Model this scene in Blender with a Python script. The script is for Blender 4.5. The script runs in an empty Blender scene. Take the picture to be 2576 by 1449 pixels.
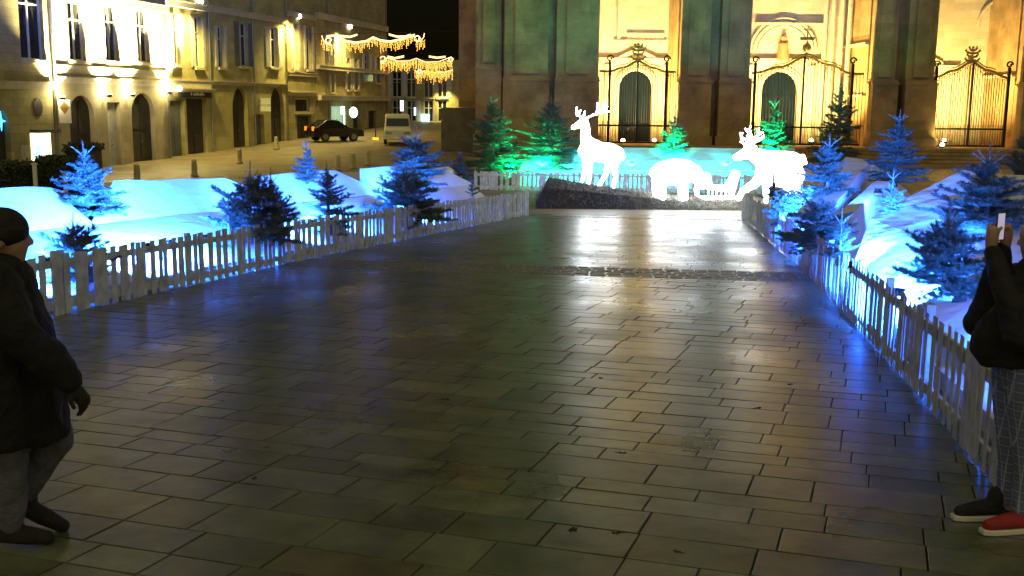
import bpy, bmesh, math, random
from mathutils import Vector as V, Matrix
R = math.radians
sc = bpy.context.scene
COL = sc.collection
rnd = random.Random(7)

# ------------------------------------------------------------------ camera
F, CX, CY = 2700.0, 1288.0, 724.5          # pixels of a 2576 x 1449 picture
HZ, CAMH, K = 258.8, 2.0, 0.0426
PITCH = math.atan((CY - HZ) / F)
ROT = Matrix.Rotation(math.pi/2 - PITCH, 3, 'X') @ Matrix.Rotation(R(0.6), 3, 'Z')
EYE = V((0, 0, CAMH))
cam = bpy.data.objects.new('camera', bpy.data.cameras.new('camera'))
COL.objects.link(cam); sc.camera = cam
cam.location = EYE; cam.rotation_euler = ROT.to_euler()
cam.data.sensor_width = 36; cam.data.lens = 36*F/2576
cam.data.clip_start = .05; cam.data.clip_end = 2000

def ray(x, y): return ROT @ V(((x-CX)/F, -(y-CY)/F, -1))
def at(x, y, Y):                           # the point of the place seen at x, y that lies Y metres ahead
    d = ray(x, y); return EYE + d*(Y/d.y)
def zg(Y):
    if Y < 33: return -K*Y
    if Y < 36: return -K*33 - (Y-33)*.012
    if Y < 50: return -1.442
    return -1.442 + .031*(Y-50)
def gnd(x, y):
    d = ray(x, y); lo, hi = 1.0, 200.0
    for _ in range(60):
        m = (lo+hi)/2; p = EYE + d*(m/d.y)
        if p.z > zg(m): lo = m
        else: hi = m
    return EYE + d*(lo/d.y)

# ------------------------------------------------------------------ materials
def mat(name, col, rough=.8, var=.25, scale=3.0, bump=0.0, bscale=30.0, metal=0.0, spec=.5, detail=6, emit=None, es=0.0):
    m = bpy.data.materials.new(name); m.use_nodes = True
    nt = m.node_tree; b = nt.nodes['Principled BSDF']
    b.inputs['Roughness'].default_value = rough
    b.inputs['Metallic'].default_value = metal
    b.inputs['Specular IOR Level'].default_value = spec
    if emit:
        b.inputs['Emission Color'].default_value = (*emit, 1); b.inputs['Emission Strength'].default_value = es
    tc = nt.nodes.new('ShaderNodeTexCoord')
    n = nt.nodes.new('ShaderNodeTexNoise'); n.inputs['Scale'].default_value = scale; n.inputs['Detail'].default_value = detail
    nt.links.new(tc.outputs['Object'], n.inputs['Vector'])
    r = nt.nodes.new('ShaderNodeValToRGB')
    r.color_ramp.elements[0].position = .3; r.color_ramp.elements[1].position = .7
    r.color_ramp.elements[0].color = (*[c*(1-var) for c in col], 1)
    r.color_ramp.elements[1].color = (*[min(1, c*(1+var)) for c in col], 1)
    nt.links.new(n.outputs['Fac'], r.inputs['Fac']); nt.links.new(r.outputs['Color'], b.inputs['Base Color'])
    if bump:
        n2 = nt.nodes.new('ShaderNodeTexNoise'); n2.inputs['Scale'].default_value = bscale; n2.inputs['Detail'].default_value = 4
        nt.links.new(tc.outputs['Object'], n2.inputs['Vector'])
        bp = nt.nodes.new('ShaderNodeBump'); bp.inputs['Strength'].default_value = bump; bp.inputs['Distance'].default_value = .05
        nt.links.new(n2.outputs['Fac'], bp.inputs['Height']); nt.links.new(bp.outputs['Normal'], b.inputs['Normal'])
    return m
def glow(name, col, s):
    m = bpy.data.materials.new(name); m.use_nodes = True; nt = m.node_tree
    b = nt.nodes['Principled BSDF']; b.inputs['Base Color'].default_value = (*[min(1, c) for c in col], 1)
    b.inputs['Emission Color'].default_value = (*col, 1); b.inputs['Emission Strength'].default_value = s
    return m
def blocks(name, col, bw, bh, mortar=.012, dark=.55, rough=.85, axis='XZ', bump=.4, stain=.35):
    """ashlar stone: courses by a brick texture, weather stains by noise"""
    m = bpy.data.materials.new(name); m.use_nodes = True; nt = m.node_tree; L = nt.links.new
    b = nt.nodes['Principled BSDF']; b.inputs['Roughness'].default_value = rough
    tc = nt.nodes.new('ShaderNodeTexCoord'); sp = nt.nodes.new('ShaderNodeSeparateXYZ'); cb = nt.nodes.new('ShaderNodeCombineXYZ')
    ad = nt.nodes.new('ShaderNodeMath'); ad.operation = 'ADD'
    L(tc.outputs['Object'], sp.inputs[0]); L(sp.outputs['X'], ad.inputs[0]); L(sp.outputs['Y'], ad.inputs[1])
    L(ad.outputs[0], cb.inputs['X']); L(sp.outputs['Z'], cb.inputs['Y'])
    br = nt.nodes.new('ShaderNodeTexBrick'); br.inputs['Scale'].default_value = 1
    br.inputs['Brick Width'].default_value = bw; br.inputs['Row Height'].default_value = bh; br.inputs['Mortar Size'].default_value = mortar
    br.inputs['Color1'].default_value = (*col, 1); br.inputs['Color2'].default_value = (*[c*.78 for c in col], 1)
    br.inputs['Mortar'].default_value = (*[c*dark for c in col], 1); br.inputs['Mortar Smooth'].default_value = .4
    L(cb.outputs[0], br.inputs['Vector'])
    n = nt.nodes.new('ShaderNodeTexNoise'); n.inputs['Scale'].default_value = .7; n.inputs['Detail'].default_value = 8; n.inputs['Roughness'].default_value = .65
    L(tc.outputs['Object'], n.inputs['Vector'])
    rp = nt.nodes.new('ShaderNodeValToRGB'); rp.color_ramp.elements[0].position = .35; rp.color_ramp.elements[1].position = .65
    rp.color_ramp.elements[0].color = (1-stain, 1-stain, 1-stain, 1); rp.color_ramp.elements[1].color = (1, 1, 1, 1)
    L(n.outputs['Fac'], rp.inputs['Fac'])
    mx = nt.nodes.new('ShaderNodeMix'); mx.data_type = 'RGBA'; mx.blend_type = 'MULTIPLY'; mx.inputs['Factor'].default_value = 1
    L(br.outputs['Color'], mx.inputs[6]); L(rp.outputs['Color'], mx.inputs[7]); L(mx.outputs[2], b.inputs['Base Color'])
    bp = nt.nodes.new('ShaderNodeBump'); bp.inputs['Strength'].default_value = bump; bp.inputs['Distance'].default_value = .03
    iv = nt.nodes.new('ShaderNodeMath'); iv.operation = 'SUBTRACT'; L(n.outputs['Fac'], iv.inputs[0]); L(br.outputs['Fac'], iv.inputs[1])
    L(iv.outputs[0], bp.inputs['Height']); L(bp.outputs['Normal'], b.inputs['Normal'])
    return m

M = {}
M['wood'] = mat('weathered_wood', (.52, .55, .64), .75, .3, 6, .4, 60)
M['wood_dark'] = mat('old_wood', (.2, .17, .14), .8, .3, 9, .4, 60)
M['snow'] = mat('artificial_snow', (.62, .63, .66), .85, .08, 1.2, .6, 3.2)
M['needle'] = mat('fir_needles', (.07, .10, .075), .55, .4, 4)
M['bark'] = mat('fir_bark', (.17, .13, .10), .85, .3, 20, .4, 50)
M['twig'] = mat('pale_shoot', (.30, .30, .22), .7, .2, 20)
M['led'] = glow('white_led_net', (.90, .97, 1.0), 11.0)
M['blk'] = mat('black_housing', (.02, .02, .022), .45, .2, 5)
M['iron'] = mat('wrought_iron', (.014, .012, .01), .6, .3, 8, 0, 1, 0, .25)
M['gilt'] = mat('gilded_iron', (.42, .28, .09), .45, .3, 12, 0, 1, .6)
M['glass'] = mat('dark_glass', (.02, .025, .03), .12, .2, 1)
M['frame'] = mat('white_window_paint', (.55, .54, .48), .6, .12, 4)
M['shut'] = mat('grey_shutter_paint', (.45, .45, .40), .65, .15, 3, .2, 20)
M['shut2'] = mat('dark_shutter_paint', (.13, .14, .13), .65, .2, 3)
M['door'] = mat('dark_door_paint', (.035, .032, .03), .5, .3, 3)
M['stoneA'] = blocks('ochre_ashlar', (.46, .40, .19), .9, .38)
M['stoneB'] = blocks('pale_render', (.46, .40, .27), 1.1, .42, .006, .8, stain=.2)
M['stoneC'] = blocks('olive_render', (.52, .47, .21), 1.0, .4, .006, .75)
M['stoneD'] = blocks('grey_ochre_stone', (.42, .37, .19), .8, .36, .01, .6)
M['trim'] = mat('pale_stone_trim', (.45, .41, .30), .8, .15, 3, .2, 25)
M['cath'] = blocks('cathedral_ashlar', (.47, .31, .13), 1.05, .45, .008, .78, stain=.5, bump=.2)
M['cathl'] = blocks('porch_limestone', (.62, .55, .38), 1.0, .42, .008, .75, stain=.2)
M['cathd'] = mat('carved_limestone', (.55, .48, .32), .8, .25, 5, .6, 14)
M['navy'] = mat('blue_black_door', (.002, .008, .016), .8, .3, 2, .2, 10, 0, .05)
M['red_st'] = mat('terracotta_statue', (.45, .2, .1), .7, .2, 8)
M['metal'] = mat('grey_metal', (.3, .3, .3), .4, .15, 5, 0, 1, .8)
M['plain'] = mat('sign_white', (.75, .74, .68), .5, .06, 4)

# ------------------------------------------------------------------ mesh builder
class MB:
    def __init__(s): s.v = []; s.f = []
    def add(s, vs, fs):
        b = len(s.v); s.v += [V(p) for p in vs]; s.f += [tuple(i+b for i in f) for f in fs]
    def quad(s, a, b, c, d): s.add([a, b, c, d], [(0, 1, 2, 3)])
    def hexa(s, p):                                    # 8 corners: bottom ring, top ring
        s.add(p, [(3, 2, 1, 0), (4, 5, 6, 7), (0, 1, 5, 4), (1, 2, 6, 5), (2, 3, 7, 6), (3, 0, 4, 7)])
    def box(s, x0, x1, y0, y1, z0, z1):
        s.hexa([(x0, y0, z0), (x1, y0, z0), (x1, y1, z0), (x0, y1, z0), (x0, y0, z1), (x1, y0, z1), (x1, y1, z1), (x0, y1, z1)])
    def tube(s, pts, rad, n=8, cap=True):
        pts = [V(p) for p in pts]; rad = rad if isinstance(rad, (list, tuple)) else [rad]*len(pts)
        b = len(s.v); up = V((0, 0, 1)); prev = None
        for i, p in enumerate(pts):
            t = (pts[min(i+1, len(pts)-1)] - pts[max(i-1, 0)])
            t = t.normalized() if t.length > 1e-9 else up
            if prev is None:
                u = t.cross(up if abs(t.z) < .95 else V((1, 0, 0))).normalized()
            else:
                u = (prev - t*prev.dot(t)); u = u.normalized() if u.length > 1e-6 else t.orthogonal().normalized()
            prev = u; w = t.cross(u)
            for k in range(n):
                a = 2*math.pi*k/n; s.v.append(p + (u*math.cos(a) + w*math.sin(a))*rad[i])
        for i in range(len(pts)-1):
            for k in range(n):
                k2 = (k+1) % n; s.f.append((b+i*n+k, b+i*n+k2, b+(i+1)*n+k2, b+(i+1)*n+k))
        if cap:
            s.f.append(tuple(b+k for k in range(n-1, -1, -1))); e = b+(len(pts)-1)*n; s.f.append(tuple(e+k for k in range(n)))
    def ball(s, c, r, n=8, m=6, sx=1, sy=1, sz=1):
        c = V(c); vs = [c+V((0, 0, -r*sz))]
        for j in range(1, m):
            t = math.pi*j/m - math.pi/2
            for k in range(n):
                a = 2*math.pi*k/n; vs.append(c+V((r*sx*math.cos(t)*math.cos(a), r*sy*math.cos(t)*math.sin(a), r*sz*math.sin(t))))
        vs.append(c+V((0, 0, r*sz))); fs = []
        for k in range(n):
            k2 = (k+1) % n; fs.append((0, 1+k2, 1+k))
            for j in range(m-2): fs.append((1+j*n+k, 1+j*n+k2, 1+(j+1)*n+k2, 1+(j+1)*n+k))
            fs.append((len(vs)-1, 1+(m-2)*n+k, 1+(m-2)*n+k2))
        s.add(vs, fs)
    def caps(s, chain, n=12):                          # tapered limbs through (x, y, z, r)
        for c in chain: s.ball(c[:3], c[3], n, 8)
        for a, b in zip(chain, chain[1:]):
            if (V(a[:3])-V(b[:3])).length > 1e-4: s.tube([a[:3], b[:3]], [a[3], b[3]], n)
    def prism(s, pts, off):                            # closed outline pushed along off
        pts = [V(p) for p in pts]; n = len(pts); off = V(off)
        s.add(pts + [p+off for p in pts], [tuple(range(n-1, -1, -1)), tuple(range(n, 2*n))] + [(i, (i+1) % n, n+(i+1) % n, n+i) for i in range(n)])
    def build(s, name, m, parent=None, smooth=False, local=False, remesh=0, soft=0, bev=0):
        off = V((0, 0, 0)); q = parent
        while q is not None and not local: off += q.location; q = q.parent
        me = bpy.data.meshes.new(name); me.from_pydata([p-off for p in s.v], [], s.f); me.update()
        if smooth or remesh:
            for p in me.polygons: p.use_smooth = True
        me.materials.append(m)
        o = bpy.data.objects.new(name, me); COL.objects.link(o)
        if parent: o.parent = parent
        if remesh:
            k = o.modifiers.new('skin', 'REMESH'); k.mode = 'VOXEL'; k.voxel_size = remesh; k.use_smooth_shade = True
            if soft:
                k = o.modifiers.new('soft', 'SMOOTH'); k.factor = .5; k.iterations = soft
        if bev:
            k = o.modifiers.new('edge', 'BEVEL'); k.width = bev; k.segments = 2; k.limit_method = 'ANGLE'
        return o

def tag(o, label, cat, group=None):
    o['label'] = label; o['category'] = cat
    if group: o['group'] = group
    return o
def thing(name, label, cat, loc=(0, 0, 0), group=None):
    o = bpy.data.objects.new(name, None); COL.objects.link(o); o.location = loc; o.empty_display_size = .2
    return tag(o, label, cat, group)
def struct(o, kind='structure'): o['kind'] = kind; return o
def light(kind, loc, col, energy, parent, aim=None, size=.1, cone=120, blend=.6, name='bulb_or_added_light'):
    l = bpy.data.lights.new(name, kind); l.color = col; l.energy = energy
    if kind == 'SPOT': l.spot_size = R(cone); l.spot_blend = blend
    if kind == 'AREA': l.size = size
    else: l.shadow_soft_size = size
    o = bpy.data.objects.new(name, l); COL.objects.link(o)
    off = V((0, 0, 0)); q = parent
    while q is not None: off += q.location; q = q.parent
    o.location = V(loc) - off
    if parent: o.parent = parent
    if aim is not None: o.rotation_euler = (V(aim)-V(loc)).to_track_quat('-Z', 'Y').to_euler()
    return o

# ------------------------------------------------------------------ night sky, town glow
w = bpy.data.worlds.new('World'); sc.world = w; w.use_nodes = True
nt = w.node_tree; bg = nt.nodes['Background']
sky = nt.nodes.new('ShaderNodeTexSky'); sky.sky_type = 'NISHITA'; sky.sun_disc = False
sky.sun_elevation = R(3); sky.sun_rotation = R(190)
nt.links.new(sky.outputs[0], bg.inputs['Color']); bg.inputs['Strength'].default_value = .0015
sun = bpy.data.lights.new('sun', 'SUN'); sun.energy = .95; sun.angle = R(140); sun.color = (1, .88, .47)
so = bpy.data.objects.new('sun', sun); COL.objects.link(so); so.location = (0, -10, 30)
so.rotation_euler = V((-.12, .6, -.7)).to_track_quat('-Z', 'Y').to_euler()
sc.view_settings.view_transform = 'Standard'; sc.view_settings.look = 'None'
sc.view_settings.exposure = 0; sc.view_settings.gamma = 1; sc.view_settings.use_curve_mapping = False

# ------------------------------------------------------------------ ground
def sheet(name, x0, x1, ys, dz, m, nx=2):
    b = MB()
    for i in range(len(ys)-1):
        for j in range(nx):
            xa = x0+(x1-x0)*j/nx; xb = x0+(x1-x0)*(j+1)/nx
            b.quad((xa, ys[i], zg(ys[i])+dz), (xb, ys[i], zg(ys[i])+dz), (xb, ys[i+1], zg(ys[i+1])+dz), (xa, ys[i+1], zg(ys[i+1])+dz))
    return struct(b.build(name, m))
M['earth'] = mat('joint_sand', (.035, .033, .028), .9, .3, 3, .4, 40)
M['street'] = blocks('street_setts', (.30, .25, .14), .22, .14, .012, .5, .55)
m_str = mat('street_paving', (.20, .165, .10), .5, .3, .8, .5, 6)
sheet('ground', -300, 300, [-40, 0, 33, 36, 50, 300, 600], -.05, M['earth'])
sheet('street', -60, 70, [33.4, 36, 50, 130], -.012, m_str)

def paving_mat():
    m = bpy.data.materials.new('wet_flagstone'); m.use_nodes = True; nt = m.node_tree; L = nt.links.new
    b = nt.nodes['Principled BSDF']; b.inputs['Specular IOR Level'].default_value = .6
    at_ = nt.nodes.new('ShaderNodeAttribute'); at_.attribute_name = 'tint'
    tc = nt.nodes.new('ShaderNodeTexCoord')
    n = nt.nodes.new('ShaderNodeTexNoise'); n.inputs['Scale'].default_value = 3.2; n.inputs['Detail'].default_value = 7; n.inputs['Roughness'].default_value = .68
    L(tc.outputs['Object'], n.inputs['Vector'])
    rp = nt.nodes.new('ShaderNodeValToRGB'); rp.color_ramp.elements[0].position = .3; rp.color_ramp.elements[1].position = .75
    rp.color_ramp.elements[0].color = (.38, .39, .40, 1); rp.color_ramp.elements[1].color = (1.2, 1.2, 1.2, 1)
    L(n.outputs['Fac'], rp.inputs['Fac'])
    mx = nt.nodes.new('ShaderNodeMix'); mx.data_type = 'RGBA'; mx.blend_type = 'MULTIPLY'; mx.inputs['Factor'].default_value = 1
    L(at_.outputs['Color'], mx.inputs[6]); L(rp.outputs['Color'], mx.inputs[7]); L(mx.outputs[2], b.inputs['Base Color'])
    n3 = nt.nodes.new('ShaderNodeTexNoise'); n3.inputs['Scale'].default_value = .9; n3.inputs['Detail'].default_value = 5
    L(tc.outputs['Object'], n3.inputs['Vector'])
    mr = nt.nodes.new('ShaderNodeMapRange'); mr.inputs[1].default_value = .3; mr.inputs[2].default_value = .7; mr.inputs[3].default_value = .25; mr.inputs[4].default_value = .40
    L(n3.outputs['Fac'], mr.inputs[0]); L(mr.outputs[0], b.inputs['Roughness'])
    n2 = nt.nodes.new('ShaderNodeTexNoise'); n2.inputs['Scale'].default_value = 8; n2.inputs['Detail'].default_value = 2
    L(tc.outputs['Object'], n2.inputs['Vector'])
    bp = nt.nodes.new('ShaderNodeBump'); bp.inputs['Strength'].default_value = .2; bp.inputs['Distance'].default_value = .012
    L(n2.outputs['Fac'], bp.inputs['Height']); L(bp.outputs['Normal'], b.inputs['Normal'])
    return m
M['pave'] = paving_mat()
B1, B2 = (17.0, 18.6), (31.6, 32.1)                    # cobbled drains across the walk (on the axis)
YAW = R(9.7)
def bandY(x, Y): return Y*math.cos(YAW) + x*0 - 0.0    # walk axis frame
def paving(name, yaw, keep, hs, ws, seed, ch=1.0):
    r = random.Random(seed); b = MB(); tint = []
    c, s = math.cos(yaw), math.sin(yaw)
    def W(u, v): return (u*c + v*s, -u*s + v*c)        # rotate clockwise
    v = -12.0
    while v < 42:
        h = r.choice(hs); u = -30 + r.random()
        while u < 30:
            wd = r.uniform(*ws)
            x, y = W(u+wd/2, v+h/2)
            if keep(x, y):
                g = r.uniform(.003, .0055); tx, ty = r.gauss(0, .003), r.gauss(0, .003); dz = r.gauss(0, .0006)*ch
                base = len(b.v)
                for (e, zz) in ((.0, -.02), (.0015*ch, -.0012*ch), (.004*ch, 0)):
                    for (du, dv) in ((g+e, g+e), (wd-g-e, g+e), (wd-g-e, h-g-e), (g+e, h-g-e)):
                        X, Yy = W(u+du, v+dv)
                        b.v.append(V((X, Yy, -K*Yy + zz + dz + tx*(du-wd/2) + ty*(dv-h/2))))
                fs = [tuple(base+8+i for i in range(4))]
                for q in (0, 4):
                    for i in range(4): fs.append((base+q+i, base+q+(i+1) % 4, base+q+4+(i+1) % 4, base+q+4+i))
                b.f += fs
                a = r.uniform(.62, 1.02); t = r.random()
                colr = (.175*a, .2*a, .125*a) if t < .66 else ((.175*a, .195*a, .15*a) if t < .92 else (.2*a, .195*a, .11*a))
                tint += [colr]*len(fs)
            u += wd
        v += h
    o = b.build(name, M['pave'])
    ca = o.data.color_attributes.new('tint', 'FLOAT_COLOR', 'CORNER')
    i = 0
    for p, t in zip(o.data.polygons, tint):
        for _ in p.loop_indices: ca.data[i].color = (*t, 1); i += 1
    return struct(o)
def axisv(x, y): return x*math.sin(YAW) + y*math.cos(YAW)    # distance along the walk
def b1(x, y): return axisv(x, y)
paving('paving', R(19), lambda x, y: y > .5 and axisv(x, y) < 17.75 and abs(x) < .62*y+2, (.22, .27, .32, .36, .42), (.32, .74), 3)
paving('far_paving', YAW, lambda x, y: 17.75 < axisv(x, y) and y < 33.3 and abs(x) < .5*y+2, (.22, .26, .30, .36), (.3, .6), 5, .12)
def drain(name, a0, a1, seed):
    r = random.Random(seed); b = MB(); n = 6 if a1-a0 > 1 else 3
    c, s = math.cos(YAW), math.sin(YAW); st = (a1-a0)/n
    for i in range(n):
        u = -9.0
        while u < 12:
            wd = st*r.uniform(.9, 1.25); v0 = a0+i*st; h = .005 + r.gauss(0, .001); p = []
            for zz, e in ((-.03, 0), (h, .006+.006*r.random())):
                for (du, dv) in ((.01+e, .01+e), (wd-.01-e, .01+e), (wd-.01-e, st-.01-e), (.01+e, st-.01-e)):
                    uu, vv = u+du, v0+dv; X = uu*c+vv*s; Y = -uu*s+vv*c; p.append((X, Y, -K*Y+zz))
            b.hexa(p); u += wd
    return struct(b.build(name, mat('rough_setts', (.14, .135, .10), .5, .4, 6, .6, 30)))
drain('drain', 17.0, 18.35, 1); drain('drain', 32.0, 32.4, 2)

# ------------------------------------------------------------------ fences of upright pallet boards
def fence(label, pts, group, h=.74, seed=0, seg_gap=.0, gk=1.5, th=.011, wk=1.18, dark=False):
    r = random.Random(seed); p0 = pts[0]
    root = thing('picket_fence', label, 'fence', p0, group)
    sl, rails, posts = MB(), [MB(), MB()], []
    for a, b in zip(pts, pts[1:]):
        d = V((b.x-a.x, b.y-a.y, 0)); L = d.length; d.normalize(); n = V((d.y, -d.x, 0))
        if n.y > 0 and abs(n.y) > .01: n = -n
        if n.dot(V((0, 0, 0)) - V((a.x, a.y, 0))) < 0: n = -n          # n faces the walk
        zz = lambda t: a.z + (b.z-a.z)*t/L
        t = 0.0
        while t < L-.03:
            wd = wk*r.choice((.075, .085, .095, .095, .12, .14)); wd = min(wd, L-t)
            top = h + r.gauss(0, .012); lean = r.gauss(0, .008); fw = r.uniform(.0, .006)
            q = []
            for zt, k in ((.0+r.uniform(0, .02), 0), (top, 1)):
                for (dt, dn) in ((0, .0+fw), (wd, .0+fw), (wd, th+fw), (0, th+fw)):
                    P = a + d*(t+dt+lean*k); q.append((P.x+n.x*dn, P.y+n.y*dn, zz(t+dt)+zt))
            sl.hexa(q)
            t += wd + (gk*r.choice((.02, .035, .05, .06, .07, .085)) if r.random() > .2 else .004)
        for i, zc in enumerate((.12, h-.13)):
            q = []
            for zt in (zc-.045, zc+.045):
                for (tt, dn) in ((0, -.03), (L, -.03), (L, -.003), (0, -.003)):
                    P = a + d*tt; q.append((P.x+n.x*dn, P.y+n.y*dn, zz(tt)+zt))
            rails[i].hexa(q)
        k = max(1, round(L/2.4))
        for j in range(k+1):
            t = min(L-.05, max(.05, L*j/k)); P = a + d*t; c = V((P.x-n.x*.07, P.y-n.y*.07, zz(t))); m = MB()
            q = [(c + d*sx*.035 + n*sy*.035 + V((0, 0, z))) for z in (-.02, h+.02) for (sx, sy) in ((-1, -1), (1, -1), (1, 1), (-1, 1))]
            m.hexa(q); posts.append(m)
    wm = M['wood_dark'] if dark else M['wood']
    sl.build('slat_panel', wm, root)
    for m in rails: m.build('rail', wm, root)
    for m in posts: m.build('post', wm, root)
    return root
Lf = [gnd(-190, 868), gnd(165, 790), gnd(710, 666), gnd(1330, 541)]
Rf = [gnd(1866, 547), gnd(2020, 680), gnd(2145, 812), gnd(2300, 985), gnd(2540, 1266)]
fence('grey board fence at left, section nearest the walking man', [Lf[0], Lf[1], Lf[2]], 'board fences along the walk', seed=1)
fence('grey board fence at left, section running on to the green lit corner', [Lf[2], Lf[3]], 'board fences along the walk', seed=2)
fence('grey board fence at right, far section ending at the light figures', Rf[0:3], 'board fences along the walk', seed=3, gk=1.5, th=.007, wk=1.1)
fence('grey board fence at right, near section ending behind the standing woman', Rf[2:5], 'board fences along the walk', seed=4, gk=1.8, th=.006, wk=1.1)
Bf = [at(1192, 474, 43), at(1400, 476, 43), at(1660, 477, 42.6), at(2020, 480, 42.4)]
for p in Bf: p.z = zg(p.y)
fence('back board fence lit green, behind the light figures and the brushwood mound', Bf, 'board fences along the walk', seed=5, h=.74)
fence('short board fence under the dark green lit fir, beyond the back fence', [V((at(1195, 440, 50).x, 50, zg(50))), V((at(1312, 440, 50).x, 50, zg(50)))], 'board fences along the walk', seed=6)

# ------------------------------------------------------------------ snow banks (white fabric over timber)
def surf(name, grid, m, thick=.0, sub=5, seed=0, amp=.006):
    """a sheet through a grid of points, split finely and crumpled; hangs down to the ground at its rim"""
    r = random.Random(seed); nr, nc = len(grid), len(grid[0]); b = MB()
    NR, NC = (nr-1)*sub+1, (nc-1)*sub+1; P = []
    ph = [r.uniform(0, 9) for _ in range(6)]
    for i in range(NR):
        row = []
        for j in range(NC):
            u, v = i/sub, j/sub; a, c = min(int(u), nr-2), min(int(v), nc-2); fu, fv = u-a, v-c
            p = (grid[a][c]*(1-fu)*(1-fv) + grid[a+1][c]*fu*(1-fv) + grid[a][c+1]*(1-fu)*fv + grid[a+1][c+1]*fu*fv)
            dz = amp*(math.sin(p.x*2.1+ph[0])*math.sin(p.y*1.7+ph[1]) + .6*math.sin(p.x*5.3+p.y*2+ph[2]) + .4*math.sin(p.y*6.1-p.x*3+ph[3]))
            row.append(p + V((0, 0, dz)))
        P.append(row)
    vs = [p for row in P for p in row]; fs = []
    for i in range(NR-1):
        for j in range(NC-1): fs.append((i*NC+j, i*NC+j+1, (i+1)*NC+j+1, (i+1)*NC+j))
    rim = [(0, j) for j in range(NC)] + [(i, NC-1) for i in range(1, NR)] + [(NR-1, j) for j in range(NC-2, -1, -1)] + [(i, 0) for i in range(NR-2, 0, -1)]
    base = len(vs); vs += [V((P[i][j].x, P[i][j].y, zg(P[i][j].y)-.03)) for i, j in rim]
    for k in range(len(rim)):
        a, c = rim[k], rim[(k+1) % len(rim)]
        fs.append((a[0]*NC+a[1], base+k, base+(k+1) % len(rim), c[0]*NC+c[1]))
    b.add(vs, fs)
    return b.build(name, m, smooth=False)
def off(p, dx, dy, h): return V((p.x+dx, p.y+dy, zg(p.y+dy)+h))
# left apron between the fence and the slopes
bnd = [at(-230, 606, 14.6), at(243, 563, 17.5), at(503, 535, 20), at(700, 516, 22.6), at(875, 499, 25), at(973, 487, 27), at(1190, 466, 33)]
fr_ = [gnd(-230, 880), gnd(243, 772), gnd(503, 714), gnd(700, 669), gnd(875, 633), gnd(973, 613), gnd(1190, 569)]
front = [V((p.x-.12, p.y+.7, zg(p.y+.7)+.16)) for p in fr_]
mid = [f*.55+b_*.45 for f, b_ in zip(front, bnd)]
struct(surf('snow_bank', [front, mid, bnd], M['snow'], seed=1, sub=8))
def tent(pl, pr, tl, tr, bl, br, seed):
    """front slope pl-pr up to the ridge tl-tr, then down the back to bl-br"""
    return struct(surf('snow_bank', [[pl, pr], [tl, tr], [bl, br]], M['snow'], seed=seed, sub=10, amp=.013))
def back(p, dy, dx, h): return V((p.x+dx, p.y+dy, zg(p.y+dy)+h))
t1 = [at(-230, 612, 14.5), at(240, 566, 17.4), at(-230, 478, 15.7), at(128, 470, 17.9)]
tent(*t1, back(t1[2], 5, 1, .1), back(t1[3], 5, 1.6, .1), 11)
t2 = [at(225, 566, 17.3), at(690, 518, 22.4), at(285, 456, 19), at(566, 449, 22)]
tent(*t2, back(t2[2], 5, 1, .1), back(t2[3], 5, 1.6, .1), 12)
t3 = [at(680, 520, 22.3), at(968, 488, 26.9), at(640, 443, 23.2), at(845, 428, 26)]
tent(*t3, back(t3[2], 5, 1, .1), back(t3[3], 5, 1.6, .1), 13)
t4 = [at(960, 489, 26.8), at(1195, 466, 33.2), at(905, 424, 27), at(1090, 410, 31.3)]
tent(*t4, back(t4[2], 5, 1, .1), back(t4[3], 5, 1.6, .1), 14)
bk = [(235, 462, 21.0), (560, 451, 24.4), (850, 436, 28.0), (1130, 418, 33.8)]
struct(surf('snow_bank', [[at(x, y+42, Y-.7) for x, y, Y in bk], [at(x, y, Y) for x, y, Y in bk], [V((at(x, y, Y).x+1, Y+5, zg(Y+5)+.1)) for x, y, Y in bk]], M['snow'], seed=15, sub=10, amp=.02))
# right side
rap_f = [gnd(1885, 565), gnd(2020, 680), gnd(2145, 812), gnd(2300, 985), gnd(2520, 1240)]
rap = [[V((p.x+.25, p.y, zg(p.y)+.15)) for p in rap_f], [V((p.x+1.6, p.y+.3, zg(p.y)+.42)) for p in rap_f], [V((p.x+5.2, p.y+.9, zg(p.y)+.42)) for p in rap_f]]
struct(surf('snow_bank', rap, M['snow'], seed=21, sub=8))
r1 = [[at(2150, 660, 13.2), at(2290, 780, 10.6), at(2440, 905, 8.6)], [at(2190, 548, 14.4), at(2420, 640, 12.0), at(2620, 700, 10.3)], [at(2420, 430, 15.4), at(2580, 440, 14.6), at(2760, 450, 13.8)],
      [V((9.0, 20, -.8)), V((10, 19, -.8)), V((11, 18, -.8))]]
struct(surf('snow_bank', r1, M['snow'], seed=22, sub=8, amp=.013))
r2 = [[at(2000, 540, 20.5), at(2095, 520, 19.6)], [at(2128, 394, 27), at(2192, 402, 26)], [V((11, 30, -1.2)), V((11.8, 29, -1.2))]]
struct(surf('snow_bank', r2, M['snow'], seed=23, sub=8, amp=.013))
r3 = [[at(2080, 560, 17.6), at(2130, 550, 17.2)], [at(2205, 452, 22.6), at(2235, 456, 22)], [V((9.6, 25, -1.0)), V((10.2, 25, -1.0))]]
struct(surf('snow_bank', r3, M['snow'], seed=24, sub=8, amp=.013))
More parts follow.
